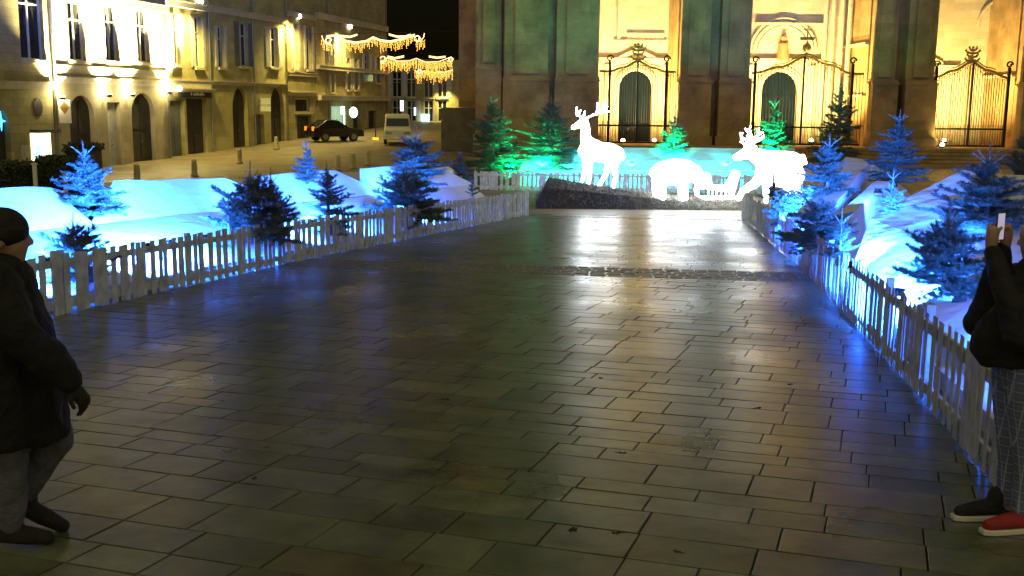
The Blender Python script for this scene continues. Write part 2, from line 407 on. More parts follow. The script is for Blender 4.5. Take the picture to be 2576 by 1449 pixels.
# white covered ramp behind the figures
rp_ = MB()
A = [at(1308, 432, 45), at(1995, 428, 45), at(1995, 402, 45.6), at(1316, 404, 45.6)]
ramp = thing('white_ramp', 'long white ramp glowing cyan behind the three light figures', 'ramp', (at(1600, 430, 45).x, 45, zg(45)))
g0 = [at(x, 431, 45) for x in (1304, 1500, 1700, 2000)]; g1 = [at(x, 404, 45.7) for x in (1318, 1500, 1700, 2000)]; g2 = [at(x, 372, 46.9) for x in (1342, 1500, 1700, 2000)]
g3 = [V((p.x, 50, zg(50))) for p in g2]
sob = surf('ramp_top', [[V((p.x, p.y-.02, zg(45)+.02)) for p in g0], g0, g1, g2, g3], M['snow'], seed=31, sub=6, amp=.013)
sob.parent = ramp; sob.location = -ramp.location
# trim rail along the lip
tb = MB(); tb.tube([g0[0]+V((0, -.05, .02)), g0[-1]+V((0, -.05, .02))], .045, 8); tb.build('edge_rail', M['plain'], ramp)

# ------------------------------------------------------------------ firs
def needles(b, p0, p1, ln, step, n, r):
    d = p1-p0; L = d.length
    if L < 1e-4: return
    d /= L; u = d.orthogonal().normalized(); w_ = d.cross(u); t = 0
    while t < L:
        p = p0+d*t; a0 = r.random()*6.28
        for k in range(n):
            a = a0 + 6.283*k/n + r.uniform(-.3, .3); rad = u*math.cos(a)+w_*math.sin(a)
            q = p + (d*.55+rad*.85)*ln*r.uniform(.75, 1.2); s = d.cross(rad)*ln*.12
            i = len(b.v); b.v += [p-s, p+s, q]; b.f.append((i, i+1, i+2))
        t += step
def conifer(seed, h, rad, nwh, nbr, bare=.22, low=.10, up0=8, up1=50, full=1.0, shape=.85):
    r = random.Random(seed); tr, cr, sh = MB(), MB(), MB()
    lx, ly = r.gauss(0, .015)*h, r.gauss(0, .015)*h
    ax = lambda z: V((lx*(z/h)**2, ly*(z/h)**2, z))
    tr.tube([ax(h*k/6) for k in range(7)], [.026*h*(1-k/6.6)+.004 for k in range(7)], 7)
    nl = .05
    zt = h*(1-bare)
    for i in range(nwh):
        f = i/(nwh-1); z = h*low + (zt-h*low)*f
        L0 = rad*(1-f)**shape*(1.0) + .07*rad
        if f < .12: L0 *= .85
        n = nbr if f < .8 else max(4, nbr-2)
        a0 = r.random()*6.28
        for k in range(n):
            a = a0+6.283*k/n+r.uniform(-.35, .35); L = L0*r.uniform(.6, 1.28); el = R(up0+(up1-up0)*f**1.3+r.uniform(-17, 17))
            dirh = V((math.cos(a), math.sin(a), 0)); p = ax(z+r.uniform(-.05, .05)*h); pts = [p]; m = 6
            for q in range(m):
                e = el + R(14)*(q/m-.5)
                p = p + (dirh*math.cos(e)+V((0, 0, math.sin(e))))*(L/m); pts.append(p)
            cr.tube(pts, [.011*(1-q/(m+1))*max(.5, h/2)+.002 for q in range(m+1)], 4, False)
            for q in range(1, m): needles(cr, pts[q], pts[q+1], nl, .020/full, 4, r)
            nt_ = int(3+L/.085)
            for q in range(nt_):
                s = .16+.78*(q+r.random()*.5)/nt_; fi = s*m; ii = min(int(fi), m-1); p = pts[ii].lerp(pts[ii+1], fi-ii)
                side = 1 if q % 2 else -1; tl = L*.52*(1-s*.72)*r.uniform(.7, 1.15)
                d = (pts[min(ii+1, m)]-pts[ii]).normalized(); lat = d.cross(V((0, 0, 1))).normalized()*side
                d2 = (d*.62+lat*.75+V((0, 0, r.uniform(-.12, .25)))).normalized(); e = p+d2*tl
                needles(cr, p, e, nl, .024/full, 4, r)
                for kk in range(int(tl/.10)):
                    s2 = .35+.55*r.random(); p2 = p.lerp(e, s2); lat2 = d2.cross(V((0, 0, 1))).normalized()*r.choice((-1, 1))
                    needles(cr, p2, p2+(d2*.7+lat2*.6+V((0, 0, r.uniform(-.1, .2)))).normalized()*tl*.38, nl, .026/full, 4, r)
    # leader and its ring of upright shoots
    top = ax(h)
    sh.tube([ax(zt), top], [.010*max(.6, h/2), .005], 5); needles(sh, ax(zt+.4*h*bare), top, nl*.8, .03, 3, r)
    for k in range(5):
        a = 6.283*k/5+r.random(); z = zt+r.uniform(0.0, .12)*h*bare; p = ax(z); e = R(r.uniform(38, 58)); L = h*bare*r.uniform(.5, .85)
        q = p+V((math.cos(a)*math.cos(e), math.sin(a)*math.cos(e), math.sin(e)))*L
        sh.tube([p, q], [.006, .004], 4); needles(sh, p, q, nl*.8, .03, 3, r)
    return tr, cr, sh
PROTO = {}
specs = {'full': (11, 1.8, .70, 12, 8, .20, .10, 4, 48, 1.0, .8), 'slim': (12, 2.1, .58, 14, 7, .16, .12, 8, 50, .95, .8),
         'open': (13, 1.7, .55, 7, 5, .34, .16, 12, 52, .8, .7), 'squat': (14, 1.15, .68, 9, 9, .30, .10, 2, 40, 1.1, .55),
         'tall': (15, 2.6, .95, 16, 8, .12, .08, -4, 45, .85, .85), 'tiers': (16, 1.9, .62, 9, 8, .24, .10, 6, 42, .9, .8),
         'shaggy': (21, 1.8, .66, 10, 9, .18, .06, -6, 58, .95, .7), 'lean': (22, 2.2, .60, 11, 6, .24, .14, 14, 46, .85, .95), 'broad': (23, 1.5, .74, 10, 8, .26, .08, 0, 52, 1.0, .65),
         'sapling': (17, 1.1, .26, 5, 4, .40, .25, 20, 55, .7, .6)}
def fir(kind, x, top, base, Y, label, rz=0, wide=1.0, group='cut firs standing in the snow', name='fir_tree'):
    p = at(x, base, Y); h = (at(x, top, Y)-p).z
    sp = specs[kind]; root = thing(name, label, 'fir tree', p, group); s = h/sp[1]
    root.scale = (s*wide, s*wide, s); root.rotation_euler = (0, 0, rz)
    if kind not in PROTO:
        t, c, l = conifer(*sp)
        PROTO[kind] = [t.build('trunk', M['bark'], root, True, True), c.build('crown', M['needle'], root, False, True), l.build('leader', M['twig'], root, False, True)]
    else:
        for o in PROTO[kind]:
            c = o.copy(); COL.objects.link(c); c.parent = root
    return root
fir('squat', 190, 532, 705, 13.5, 'small dark bare topped fir against the left fence, beside the walking man', .3, 1.0)
fir('full', 224, 356, 566, 17.9, 'tall blue lit fir with pale upright shoots, behind the small dark fir at far left', 1.2, 1.3)
fir('sapling', 576, 488, 590, 17.4, 'thin blue sapling standing left of the dark bushy firs at the left fence', 2, 1.2)
fir('squat', 632, 404, 605, 17.8, 'dark bushy fir with forked pale tip, left of the touching pair behind the fence bend', .4, .95)
fir('broad', 684, 420, 605, 18.15, 'dark bushy fir with a single tip, right of the touching pair behind the fence bend', 2.1, .85)
fir('tiers', 774, 346, 462, 24.4, 'dark blue fir with a tall bright spike, on the snow ridge behind the cyan fir', 1.0, 1.1)
fir('shaggy', 828, 404, 590, 20.6, 'bright cyan lit fir just behind the left fence, right of the fence bend', 2.6, 1.15)
fir('broad', 1040, 318, 470, 28.9, 'large bright blue fir on the ridge in front of the pale van', .9, 1.3)
fir('squat', 1024, 398, 560, 24.3, 'dark many tipped fir at the left fence, in front of the large bright blue fir', 1.7, 1.05)
fir('slim', 1156, 374, 470, 33.5, 'dim violet blue fir on the last snow mound before the green lit corner', 2.2, 1.2)
fir('sapling', 1188, 428, 512, 28.6, 'bare little pale sapling behind the far end of the left fence', .5, 1.0)
fir('tall', 1238, 236, 452, 46.5, 'tall dark fir with green lit right edge, at the left end of the back fence', .2, 1.25, 'green lit firs at the back')
fir('tall', 1384, 240, 430, 46.0, 'broad green lit fir at the left end of the white ramp', 1.5, 1.5, 'green lit firs at the back')
fir('tiers', 1694, 262, 392, 46.4, 'even cone shaped bright green fir on the ramp left of the tall gate pillar', 2.5, 1.05, 'green lit firs at the back')
fir('tiers', 1945, 236, 388, 46.4, 'bright green fir with a cross shaped top in front of the middle church door', .8, 1.0, 'green lit firs at the back')
fir('tall', 2104, 196, 420, 48.0, 'tall dark green fir in front of the right side of the middle church porch', 3.0, .85, 'green lit firs at the back')
fir('shaggy', 2078, 336, 540, 22.0, 'blue fir with fanned pale tips left of the narrow snow strips', .6, 1.3)
fir('slim', 2248, 274, 476, 24.0, 'tallest blue fir on the right snow, with needle like pale spikes', 1.9, 1.6)
fir('lean', 2240, 420, 556, 14.5, 'blue fir tapering to a point at its foot, below the tallest blue fir', 2.8, 1.2)
fir('broad', 2052, 470, 628, 16.8, 'brightest cyan fir pressed against the right fence', 1.1, 1.35)
fir('open', 2112, 516, 668, 13.9, 'small cyan fir with sparse twigs at the right fence, next to the brightest cyan fir', 2.0, .95)
fir('sapling', 1944, 420, 536, 26.0, 'little blue fir at the far end of the right fence, before the antlered figure', .2, 1.6)
fir('squat', 1990, 458, 560, 22.5, 'low dark blue fir behind the right fence, left of the brightest cyan fir', 1.4, 1.0)
fir('squat', 2372, 502, 738, 10.8, 'round dark fir with a bare forked leader on white snow, left of the standing woman', .5, .92)
fir('broad', 2478, 356, 600, 12.8, 'big dark blue fir behind the head of the standing woman', 2.3, 1.3)
fir('shaggy', 2572, 296, 520, 19.5, 'dark fir cut off by the right edge of the picture', .9, 1.0)

# ------------------------------------------------------------------ coloured floodlights on the snow
BLUE = (.022, .15, 1.0); CYAN = (.015, .8, .95); GREEN = (.0, 1.0, .28)
def flood(label, p, aim, col, e, size=.09, cone=140, group='floodlights hidden among the snow', k=30):
    p = V(p); aim = V(aim); d = (aim-p).normalized()
    root = thing('floodlight', label, 'floodlight', p, group)
    u = d.cross(V((0, 0, 1))).normalized(); w_ = u.cross(d)
    b = MB(); c = [p + u*sx*.06 + w_*sz*.042 + d*sd for sd in (-.05, 0) for (sx, sz) in ((-1, -1), (1, -1), (1, 1), (-1, 1))]
    b.hexa(c); b.build('housing', M['blk'], root)
    b = MB(); b.hexa([p + u*sx*.05 + w_*sz*.034 + d*sd for sd in (.002, .006) for (sx, sz) in ((-1, -1), (1, -1), (1, 1), (-1, 1))])
    b.build('lens', glow('lens_glow', col, 4), root)
    b = MB(); b.tube([p-u*.07, p-u*.07-V((0, 0, .09)), p+u*.07-V((0, 0, .09)), p+u*.07], .008, 5); b.build('bracket', M['blk'], root)
    light('SPOT', p+d*.03, col, e*k, root, aim, size, cone, 1.0)
for i, (x, e, wd) in enumerate([(60, 420, 0), (335, 700, 0), (400, 500, 0), (490, 420, 0), (775, 500, 0), (905, 260, 0), (1078, 460, 0)]):
    t = min(max((x-165)/(1330-165), -.3), 1)
    y = 790-(x-165)*.2275 if x < 710 else 666-(x-710)*.2016
    g = gnd(x, y); p = V((g.x-.1, g.y+.9, zg(g.y+.9)+.62))
    flood('blue floodlight behind the left fence, %s from the near end' % ('first', 'second', 'third', 'fourth', 'fifth', 'sixth', 'last')[i] .strip(), p, p+(V((-3.2, 2.0, -.3)) if i < 4 else V((-2.0, 3.2, -.45))), BLUE, e, cone=112, k=13)
    light('SPOT', p+V((-.12, .05, .06)), BLUE, e*20, None, p+V((-1.6, 2.6, -2.0)), .06, 124, 1.0)  # extra spot without a fixture, added to brighten the apron behind the fence
for i, (x, y, Y, aim, e) in enumerate([(2150, 668, 12.8, (2330, 540, 14.5), 2600), (2030, 590, 18.0, (2110, 440, 22), 600), (2262, 735, 10.7, (2450, 590, 13.5), 2200), (1990, 540, 21.0, (2080, 430, 24), 500), (2210, 480, 18.5, (2250, 380, 23), 350)]):
    p = at(x, y, Y)
    flood('blue floodlight beyond the right fence, %s' % ('at the whitest patch of snow', 'under the brightest cyan fir', 'left of the round dark fir', 'before the narrow snow strips', 'in the dip below the tallest blue fir')[i], p, at(*aim)-V((0, 0, .9)), BLUE, e, cone=88, k=20)
for i, (x, y) in enumerate([(2225, 900), (2330, 1020), (2440, 1150)]):
    g = gnd(x, y); p = V((g.x+.7, g.y, zg(g.y)+.6))
    flood('low blue floodlight close behind the right fence, %s' % ('farthest of three', 'middle of three', 'nearest the standing woman')[i], p, p+V((.9, 1.7, -.8)), BLUE, 200, .06, 105, k=8)
for lb, x, y, Y, top, e in (('at the foot of the tall dark fir', 1285, 462, 45.2, 395, 330), ('at the left end of the white ramp', 1368, 440, 44.7, 372, 420), ('below the cone shaped fir', 1690, 404, 45.2, 352, 330), ('below the fir at the middle church door', 1938, 402, 45.2, 338, 330)):
    p = at(x, y, Y-.1); q = at(x, top, Y+1.0)
    flood('green floodlight ' + lb, p, q, GREEN, e, cone=92, k=17)
for i, x in enumerate((1365, 1470, 1590, 1710, 1830)):
    p = at(x, 408, 45.1)
    flood('cyan floodlight on the lip of the white ramp, %s' % ('at its left end', 'behind the standing reindeer neck', 'right of the standing reindeer', 'above the low animal', 'left of the antlered figure')[i], p, p+V((0, 4, -.3)), CYAN, 60, cone=84, k=9)
    light('SPOT', V((p.x, 43.7, zg(43)+.7)), CYAN if i else GREEN, 900, None, V((p.x, 45, zg(43)+.3)), .1, 140, 1.0)  # added spot with no fixture, brightens the ramp front behind the fence gaps

# ------------------------------------------------------------------ light figures
def figure(name, label, origin, parts, ant, ant_r=.03, bulbs=True):
    root = thing(name, label, 'light figure', origin)
    b = MB()
    for ch in parts: b.caps([(c[0]+origin.x, c[1]+origin.y, c[2]+origin.z, c[3]) for c in ch])
    body = b.build('body', M['led'], root, remesh=.035, soft=3)
    if ant:
        for side in ant:
            a = MB()
            for ch in side:
                pts = [V(c)+origin for c in ch]; a.tube(pts, [ant_r*(1-.5*i/len(pts)) for i in range(len(pts))], 6)
                for p, q in zip(pts, pts[1:]):
                    k = max(2, int((q-p).length/.09))
                    for i in range(k): a.ball(p.lerp(q, i/k)+V((rnd.gauss(0, .03), rnd.gauss(0, .03), rnd.gauss(0, .03))), .034, 6, 4)
            a.build('antler', M['led'], root)
    r = random.Random(len(label)); a = MB()
    for ch in parts:                                    # bulbs of the light net stand a little off the body
        for c0, c1 in zip(ch, ch[1:]):
            L = (V(c0[:3])-V(c1[:3])).length
            for i in range(int(L*(c0[3]+c1[3])*120)):
                t = r.random(); c = V(c0[:3]).lerp(V(c1[:3]), t); rr = c0[3]+(c1[3]-c0[3])*t
                d = V((r.gauss(0, 1), r.gauss(0, 1), r.gauss(0, 1))).normalized(); a.ball(c+origin+d*rr*1.02, .017, 5, 4)
    struct(a.build('bulb_net', M['led'], root), 'stuff')
    return root
o1 = at(1506, 468, 37.4)
figure('reindeer_figure', 'glowing white reindeer light figure standing with raised head and antlers on the mound', o1,
  [[(-.36, 0, 1.42, .26), (0, 0, 1.25, .27), (.35, 0, 1.2, .29), (.58, 0, 1.12, .27)], [(-.5, 0, 1.2, .25), (-.36, 0, 1.42, .25)], [(-.46, 0, 1.15, .24), (0, 0, 1.08, .25), (.5, 0, 1.0, .26)],
   [(-.42, 0, 1.42, .24), (-.5, 0, 1.72, .18), (-.5, 0, 2.05, .145), (-.56, 0, 2.2, .15)], [(-.56, 0, 2.22, .15), (-.74, 0, 2.1, .115), (-.93, 0, 2.0, .075)],
   [(-.46, .13, 1.05, .15), (-.47, .14, .6, .09), (-.52, .15, .3, .07), (-.62, .15, .04, .07)], [(-.36, -.13, 1.05, .15), (-.33, -.14, .6, .09), (-.34, -.15, .3, .07), (-.38, -.15, .02, .07)],
   [(.42, -.14, .95, .2), (.28, -.15, .62, .12), (.2, -.16, .36, .075), (-.02, -.16, .0, .07)], [(.58, .14, .95, .2), (.52, .15, .62, .12), (.6, .16, .34, .075), (.52, .16, -.06, .07)],
   [(.74, 0, 1.22, .07), (.84, 0, 1.02, .06), (.82, 0, .92, .04)], [(-.5, .16, 2.3, .05), (-.42, .28, 2.36, .03)], [(-.5, -.16, 2.3, .05), (-.42, -.28, 2.36, .03)]],
  [[[(-.52, -.08, 2.32), (-.3, -.2, 2.42), (.0, -.3, 2.55), (.22, -.34, 2.74)], [(-.16, -.25, 2.48), (-.12, -.34, 2.72), (-.14, -.36, 2.86)], [(.0, -.3, 2.55), (.06, -.36, 2.8), (.1, -.38, 2.92)], [(.05, -.3, 2.56), (.28, -.3, 2.56)]],
   [[(-.6, .08, 2.32), (-.74, .2, 2.42), (-.82, .26, 2.6), (-.8, .28, 2.7)], [(-.74, .2, 2.42), (-.66, .3, 2.6)], [(-.6, .1, 2.34), (-.52, .24, 2.56)]]])
o2 = at(1700, 502, 36.4)
figure('fawn_figure', 'glowing white thickset animal light figure with a lowered round head, middle of the three', o2,
  [[(-.48, 0, .92, .36), (-.1, 0, 1.0, .37), (.28, 0, 1.0, .35)], [(-.52, 0, .8, .34), (.25, 0, .85, .34)], [(.28, 0, 1.05, .3), (.6, 0, .92, .26), (.68, 0, .8, .24)], [(.66, 0, .85, .22), (.74, 0, .6, .14), (.72, 0, .5, .1)],
   [(-.6, .17, .7, .22), (-.66, .18, .35, .14), (-.62, .18, .04, .12)], [(-.5, -.17, .7, .22), (-.5, -.18, .35, .14), (-.48, -.18, .0, .12)],
   [(.25, .17, .7, .2), (.3, .18, .35, .13), (.34, .18, .04, .11)], [(.2, -.17, .7, .2), (.16, -.18, .35, .13), (.18, -.18, .0, .11)],
   [(.52, .17, 1.14, .07), (.5, .24, 1.22, .05)], [(.52, -.17, 1.14, .07), (.5, -.24, 1.22, .05)], [(-.82, 0, 1.0, .07), (-.9, 0, .85, .05)]], None)
o3 = at(1948, 508, 35.6)
figure('reindeer_figure', 'glowing white reindeer light figure with forward head and upright antlers, at the fence end', o3,
  [[(-.35, 0, 1.32, .37), (.1, 0, 1.32, .36), (.5, 0, 1.28, .38)], [(-.3, 0, .95, .4), (.5, 0, .9, .44)], [(-.45, 0, 1.42, .3), (-.8, 0, 1.58, .22), (-.96, 0, 1.62, .2)], [(-.96, 0, 1.62, .2), (-1.18, 0, 1.52, .15), (-1.34, 0, 1.46, .11)],
   [(-.4, .16, .95, .2), (-.62, .17, .6, .15), (-1.0, .18, .36, .11), (-1.15, .18, .1, .1)], [(-.3, -.16, .95, .18), (-.34, -.17, .5, .11), (-.32, -.18, .03, .08)],
   [(.5, .18, .9, .24), (.4, .19, .55, .13), (.52, .19, .3, .09), (.46, .19, .03, .08)], [(.68, -.18, .9, .24), (.62, -.19, .55, .13), (.76, -.19, .3, .09), (.7, -.19, .03, .08)],
   [(.85, 0, 1.5, .09), (.95, 0, 1.3, .07)], [(-.86, .18, 1.76, .06), (-.76, .3, 1.82, .04)], [(-.86, -.18, 1.76, .06), (-.76, -.3, 1.82, .04)]],
  [[[(-.95, -.1, 1.78), (-.82, -.26, 2.0), (-.72, -.3, 2.2), (-.7, -.3, 2.44)], [(-.82, -.26, 2.0), (-.98, -.32, 2.24)], [(-.72, -.3, 2.2), (-.56, -.34, 2.3)], [(-.84, -.22, 1.95), (-.6, -.28, 2.06), (-.52, -.3, 2.2)], [(-1.0, -.1, 1.8), (-1.2, -.16, 1.96), (-1.24, -.18, 2.1)], [(-.9, 0, 1.8), (-.94, 0, 2.1), (-.9, 0, 2.34)], [(-.88, -.15, 1.82), (-.72, -.15, 2.02), (-.68, -.16, 2.12)]],
   [[(-1.0, .1, 1.78), (-.96, .26, 2.0), (-.9, .3, 2.25), (-.84, .3, 2.5)], [(-.96, .26, 2.0), (-1.14, .3, 2.12), (-1.18, .3, 2.26)], [(-.9, .3, 2.25), (-1.02, .34, 2.4)]]], .035)
# glowing sleigh between the two right figures
o4 = at(1800, 502, 35.9); sl = thing('sleigh_figure', 'glowing white sleigh frame between the low animal and the antlered figure', 'light figure', o4)
for y in (-.28, .28):
    b = MB(); b.tube([o4+V(c) for c in ((.75, y, .08), (-.4, y, .05), (-.62, y, .14), (-.66, y, .34), (-.52, y, .44))], .035, 7); b.build('runner', M['led'], sl)
b = MB()
for pts in (((-.5, .36), (-.3, .85)), ((-.3, .85), (-.2, .45)), ((-.2, .45), (.35, .42)), ((.35, .42), (.62, .95)), ((.7, .92), (.5, .1)), ((-.42, .42), (.5, .28))):
    for y in (-.28, .28): b.tube([o4+V((pts[0][0], y, pts[0][1])), o4+V((pts[1][0], y, pts[1][1]))], .035, 7)
for (x, z) in ((-.3, .85), (-.2, .45), (.35, .42), (.62, .95)): b.tube([o4+V((x, -.28, z)), o4+V((x, .28, z))], .03, 7)
b.build('seat_frame', M['led'], sl)
b = MB()
for i in range(5):
    x = -.3+.14*i; b.tube([o4+V((x, -.29, .08)), o4+V((x, -.29, .4))], .022, 6)
b.build('strut', M['led'], sl)

# brushwood mound in front of them
def mound():
    r = random.Random(5); y0 = 35.6
    root = thing('brushwood_mound', 'wedge shaped mound of frosted brushwood at the feet of the light figures', 'mound', (at(1600, 520, y0).x, y0, zg(y0)))
    xs = [1348, 1380, 1440, 1520, 1600, 1700, 1800, 1900, 2000]; top = [512, 446, 456, 470, 484, 500, 505, 508, 510]
    b = MB(); rows = []
    for x, t in zip(xs, top):
        f = at(x, 523, y0); f.z = zg(y0)-.02; c = at(x, t, y0+1.2); k = V((c.x+.2, y0+4.2, zg(y0+4)+.1))
        rows.append([f, f.lerp(c, .55)+V((0, -.12, .12)), c, c.lerp(k, .5), k])
    core = []
    for i in range(len(rows)-1):
        for j in range(4):
            a, bq, c, d = rows[i][j], rows[i+1][j], rows[i+1][j+1], rows[i][j+1]; b.quad(a, bq, c, d); core.append((a, bq, c, d))
    b.quad(*[rows[0][j] for j in (0, 1, 2, 4)])
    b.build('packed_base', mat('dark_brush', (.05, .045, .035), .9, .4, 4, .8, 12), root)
    t = MB()
    for (a, bq, c, d) in core:
        ar = (bq-a).cross(d-a).length
        for _ in range(int(ar*260)):
            u, v = r.random(), r.random(); p = a*(1-u)*(1-v)+bq*u*(1-v)+c*u*v+d*(1-u)*v
            q = p+V((r.gauss(0, .09), r.gauss(0, .09)-.03, abs(r.gauss(.09, .05)))); s = V((r.gauss(0, 1), r.gauss(0, 1), r.gauss(0, .4))).normalized()*.011
            i = len(t.v); t.v += [p-s, p+s, q]; t.f.append((i, i+1, i+2))
    struct(t.build('brush_twigs', mat('frosted_brush', (.26, .235, .19), .8, .5, 2.2), root), 'stuff')
mound()

# ------------------------------------------------------------------ house fronts on the left
FP = V((-20.0, 54.0, 0)); FD = V((math.sin(R(12.9)), math.cos(R(12.9)), 0)); FN = V((FD.y, -FD.x, 0))
def fr(s, z, d=0): return V((FP.x, FP.y, 0)) + FD*s + FN*d + V((0, 0, z))
def fpx(xs, ys):                                       # 3584-wide pixel -> (s, z) on the house fronts
    d = ray(xs/1.3913, ys/1.3913); t = (FP-EYE).dot(FN)/d.dot(FN); p = EYE+d*t
    return (p-FP).dot(FD), p.z
def fbox(b, f, s0, s1, z0, z1, d0, d1):
    b.hexa([f(s0, z0, d1), f(s1, z0, d1), f(s1, z0, d0), f(s0, z0, d0), f(s0, z1, d1), f(s1, z1, d1), f(s1, z1, d0), f(s0, z1, d0)])
def wall(b, f, s0, s1, z0, z1, holes, dep=.3, d=0):
    S = sorted({s0, s1, *[h[0] for h in holes], *[h[1] for h in holes]}); Z = sorted({z0, z1, *[h[2] for h in holes], *[h[3] for h in holes]})
    for a, c in zip(S, S[1:]):
        for e, g in zip(Z, Z[1:]):
            m, n = (a+c)/2, (e+g)/2
            if any(h[0] < m < h[1] and h[2] < n < h[3] for h in holes): continue
            b.quad(f(a, e, d), f(c, e, d), f(c, g, d), f(a, g, d))
    for h in holes:
        sa, sb, za, zb = h[:4]; arch = len(h) > 4 and h[4]
        if arch:
            r = (sb-sa)/2; rz = min(r*h[4], zb-za-.1); cs, cz = (sa+sb)/2, zb-rz; N = 12
            arc = [(cs-r*math.cos(math.pi*i/N), cz+rz*math.sin(math.pi*i/N)) for i in range(N+1)]
            for p, q in zip(arc, arc[1:]):
                b.quad(f(p[0], p[1], d), f(q[0], q[1], d), f(q[0], zb, d), f(p[0], zb, d)); b.quad(f(p[0], p[1], d), f(p[0], p[1], d-dep), f(q[0], q[1], d-dep), f(q[0], q[1], d))
            zt = cz
        else:
            zt = zb; b.quad(f(sa, zb, d), f(sa, zb, d-dep), f(sb, zb, d-dep), f(sb, zb, d))
        b.quad(f(sa, za, d), f(sa, za, d-dep), f(sa, zt, d-dep), f(sa, zt, d)); b.quad(f(sb, za, d), f(sb, zt, d), f(sb, zt, d-dep), f(sb, za, d-dep))
        b.quad(f(sa, za, d), f(sb, za, d), f(sb, za, d-dep), f(sa, za, d-dep))
def window(root, f, h, dep, mullion=True, shut=None, shm=None, lit=None, sill=True, d=0):
    sa, sb, za, zb = h[:4]; e = .07; b = MB()
    fbox(b, f, sa, sa+e, za, zb, d-dep+.10, d-dep+.02); fbox(b, f, sb-e, sb, za, zb, d-dep+.10, d-dep+.02)
    fbox(b, f, sa+e, sb-e, za, za+e, d-dep+.10, d-dep+.02); fbox(b, f, sa+e, sb-e, zb-e, zb, d-dep+.10, d-dep+.02)
    if mullion:
        m = (sa+sb)/2; fbox(b, f, m-.05, m+.05, za+e, zb-e, d-dep+.09, d-dep+.03)
        zt = za+(zb-za)*.7; fbox(b, f, sa+e, m-.05, zt-.04, zt+.04, d-dep+.09, d-dep+.03); fbox(b, f, m+.05, sb-e, zt-.04, zt+.04, d-dep+.09, d-dep+.03)
    w_ = b.build('window', M['frame'], root)
    b = MB(); b.quad(f(sa, za, d-dep), f(sb, za, d-dep), f(sb, zb, d-dep), f(sa, zb, d-dep)); b.build('pane', lit or M['glass'], w_)
    if sill:
        b = MB(); fbox(b, f, sa-.12, sb+.12, za-.14, za-.003, d, d+.16); b.build('sill', M['trim'], w_)
    if shut:
        ww = (sb-sa)/2
        for (x0, x1) in ((sa-ww, sa-.02), (sb+.02, sb+ww)):
            b = MB(); fbox(b, f, x0, x1, za, zb, d+.012, d+.05)
            n = 3
            for i in range(n):
                z0 = za+.08+(zb-za-.1)*i/n; z1 = za+(zb-za-.1)*(i+1)/n; fbox(b, f, x0+.06, x1-.06, z0, z1, d+.052, d+.068)
            b.build('shutter', shm or M['shut'], root)
def door(root, f, h, dep, m=None, panels=True, name='door', d=0):
    sa, sb, za, zb = h[:4]; b = MB()
    fbox(b, f, sa, sb, za, zb, d-dep-.06, d-dep+.01)
    if panels:
        c = (sa+sb)/2
        for x0, x1 in ((sa+.1, c-.06), (c+.06, sb-.1)):
            for z0, z1 in ((za+.15, za+(zb-za)*.42), (za+(zb-za)*.48, zb-.25)): fbox(b, f, x0, x1, z0, z1, d-dep+.012, d-dep+.04)
    o = b.build(name, m or M['door'], root)
    b = MB(); b.ball(f((sa+sb)/2+.1, za+1.05, d-dep+.07), .04); b.build('handle', M['metal'], o)
def H(x0, x1, y0, y1, arch=0):                         # opening given by its outline in the photo
    ym = (y0+y1)/2; xm = (x0+x1)/2
    s0, s1 = fpx(x0, ym)[0], fpx(x1, ym)[0]; return [s0, s1, fpx(xm, y1)[1], fpx(xm, y0)[1]] + ([arch] if arch else [])
ZT = 14.0
def house(name, label, x0, x1, stone, wins, doors, bands=(), pipe=(), dep=.3, shopfront=None):
    s0, s1 = fpx(x0, 300)[0], fpx(x1, 300)[0]-.01; base = zg(fr(s0, 0).y)-.3
    root = thing(name, label, 'building', fr(s0, zg(fr(s0, 0).y)))
    holes = [w[0] for w in wins]+[d_[0] for d_ in doors]
    for dd in doors: dd[0][2] = max(dd[0][2], zg(fr(dd[0][0], 0).y)+.02)
    # upper storeys outside the picture keep the rhythm of the first floor
    b = MB(); wall(b, fr, s0, s1, base, ZT, holes, dep)
    b.quad(fr(s1, base), fr(s1, base, -9), fr(s1, ZT, -9), fr(s1, ZT)); b.quad(fr(s0, ZT), fr(s1, ZT), fr(s1, ZT, -9), fr(s0, ZT, -9)); b.quad(fr(s0, base, -9), fr(s0, base), fr(s0, ZT), fr(s0, ZT, -9))
    b.build('wall', stone, root)
    for w in wins: window(root, fr, w[0], dep-.02, **(w[1] if len(w) > 1 else {}))
    for d_ in doors:
        kw = d_[1] if len(d_) > 1 else {}
        door(root, fr, d_[0], dep-.02, **kw)
    for (y, hh, pr) in bands:
        z = fpx((x0+x1)/2, y)[1]; b = MB(); fbox(b, fr, s0+.01, s1-.01, z-hh/2, z+hh/2, .003, pr); fbox(b, fr, s0+.01, s1-.01, z+hh/2+.002, z+hh/2+.07, .003, pr+.035); b.build('cornice', M['trim'], root)
    for px in pipe:
        s = fpx(px, 300)[0]; b = MB(); b.tube([fr(s, base+.3, .1), fr(s, ZT-.5, .1)], .055, 8); b.build('downpipe', M['metal'], root)
    return root, s0, s1
SH = dict(shut=True)
SHD = dict(shut=True, shm=M['shut2'])
litw = glow('lit_window', (1.0, .85, .45), 1.2)
hA, _, _ = house('stone_house', 'ochre stone house with a lit doorway and an arched entrance at the far left', -260, 181, M['stoneA'],
    [(H(66, 152, -70, 208),), (H(-120, -40, -90, 205),)], [(H(-60, 38, 372, 640, 1.0), dict(m=M['door']))], [(298, .28, .1)], ())
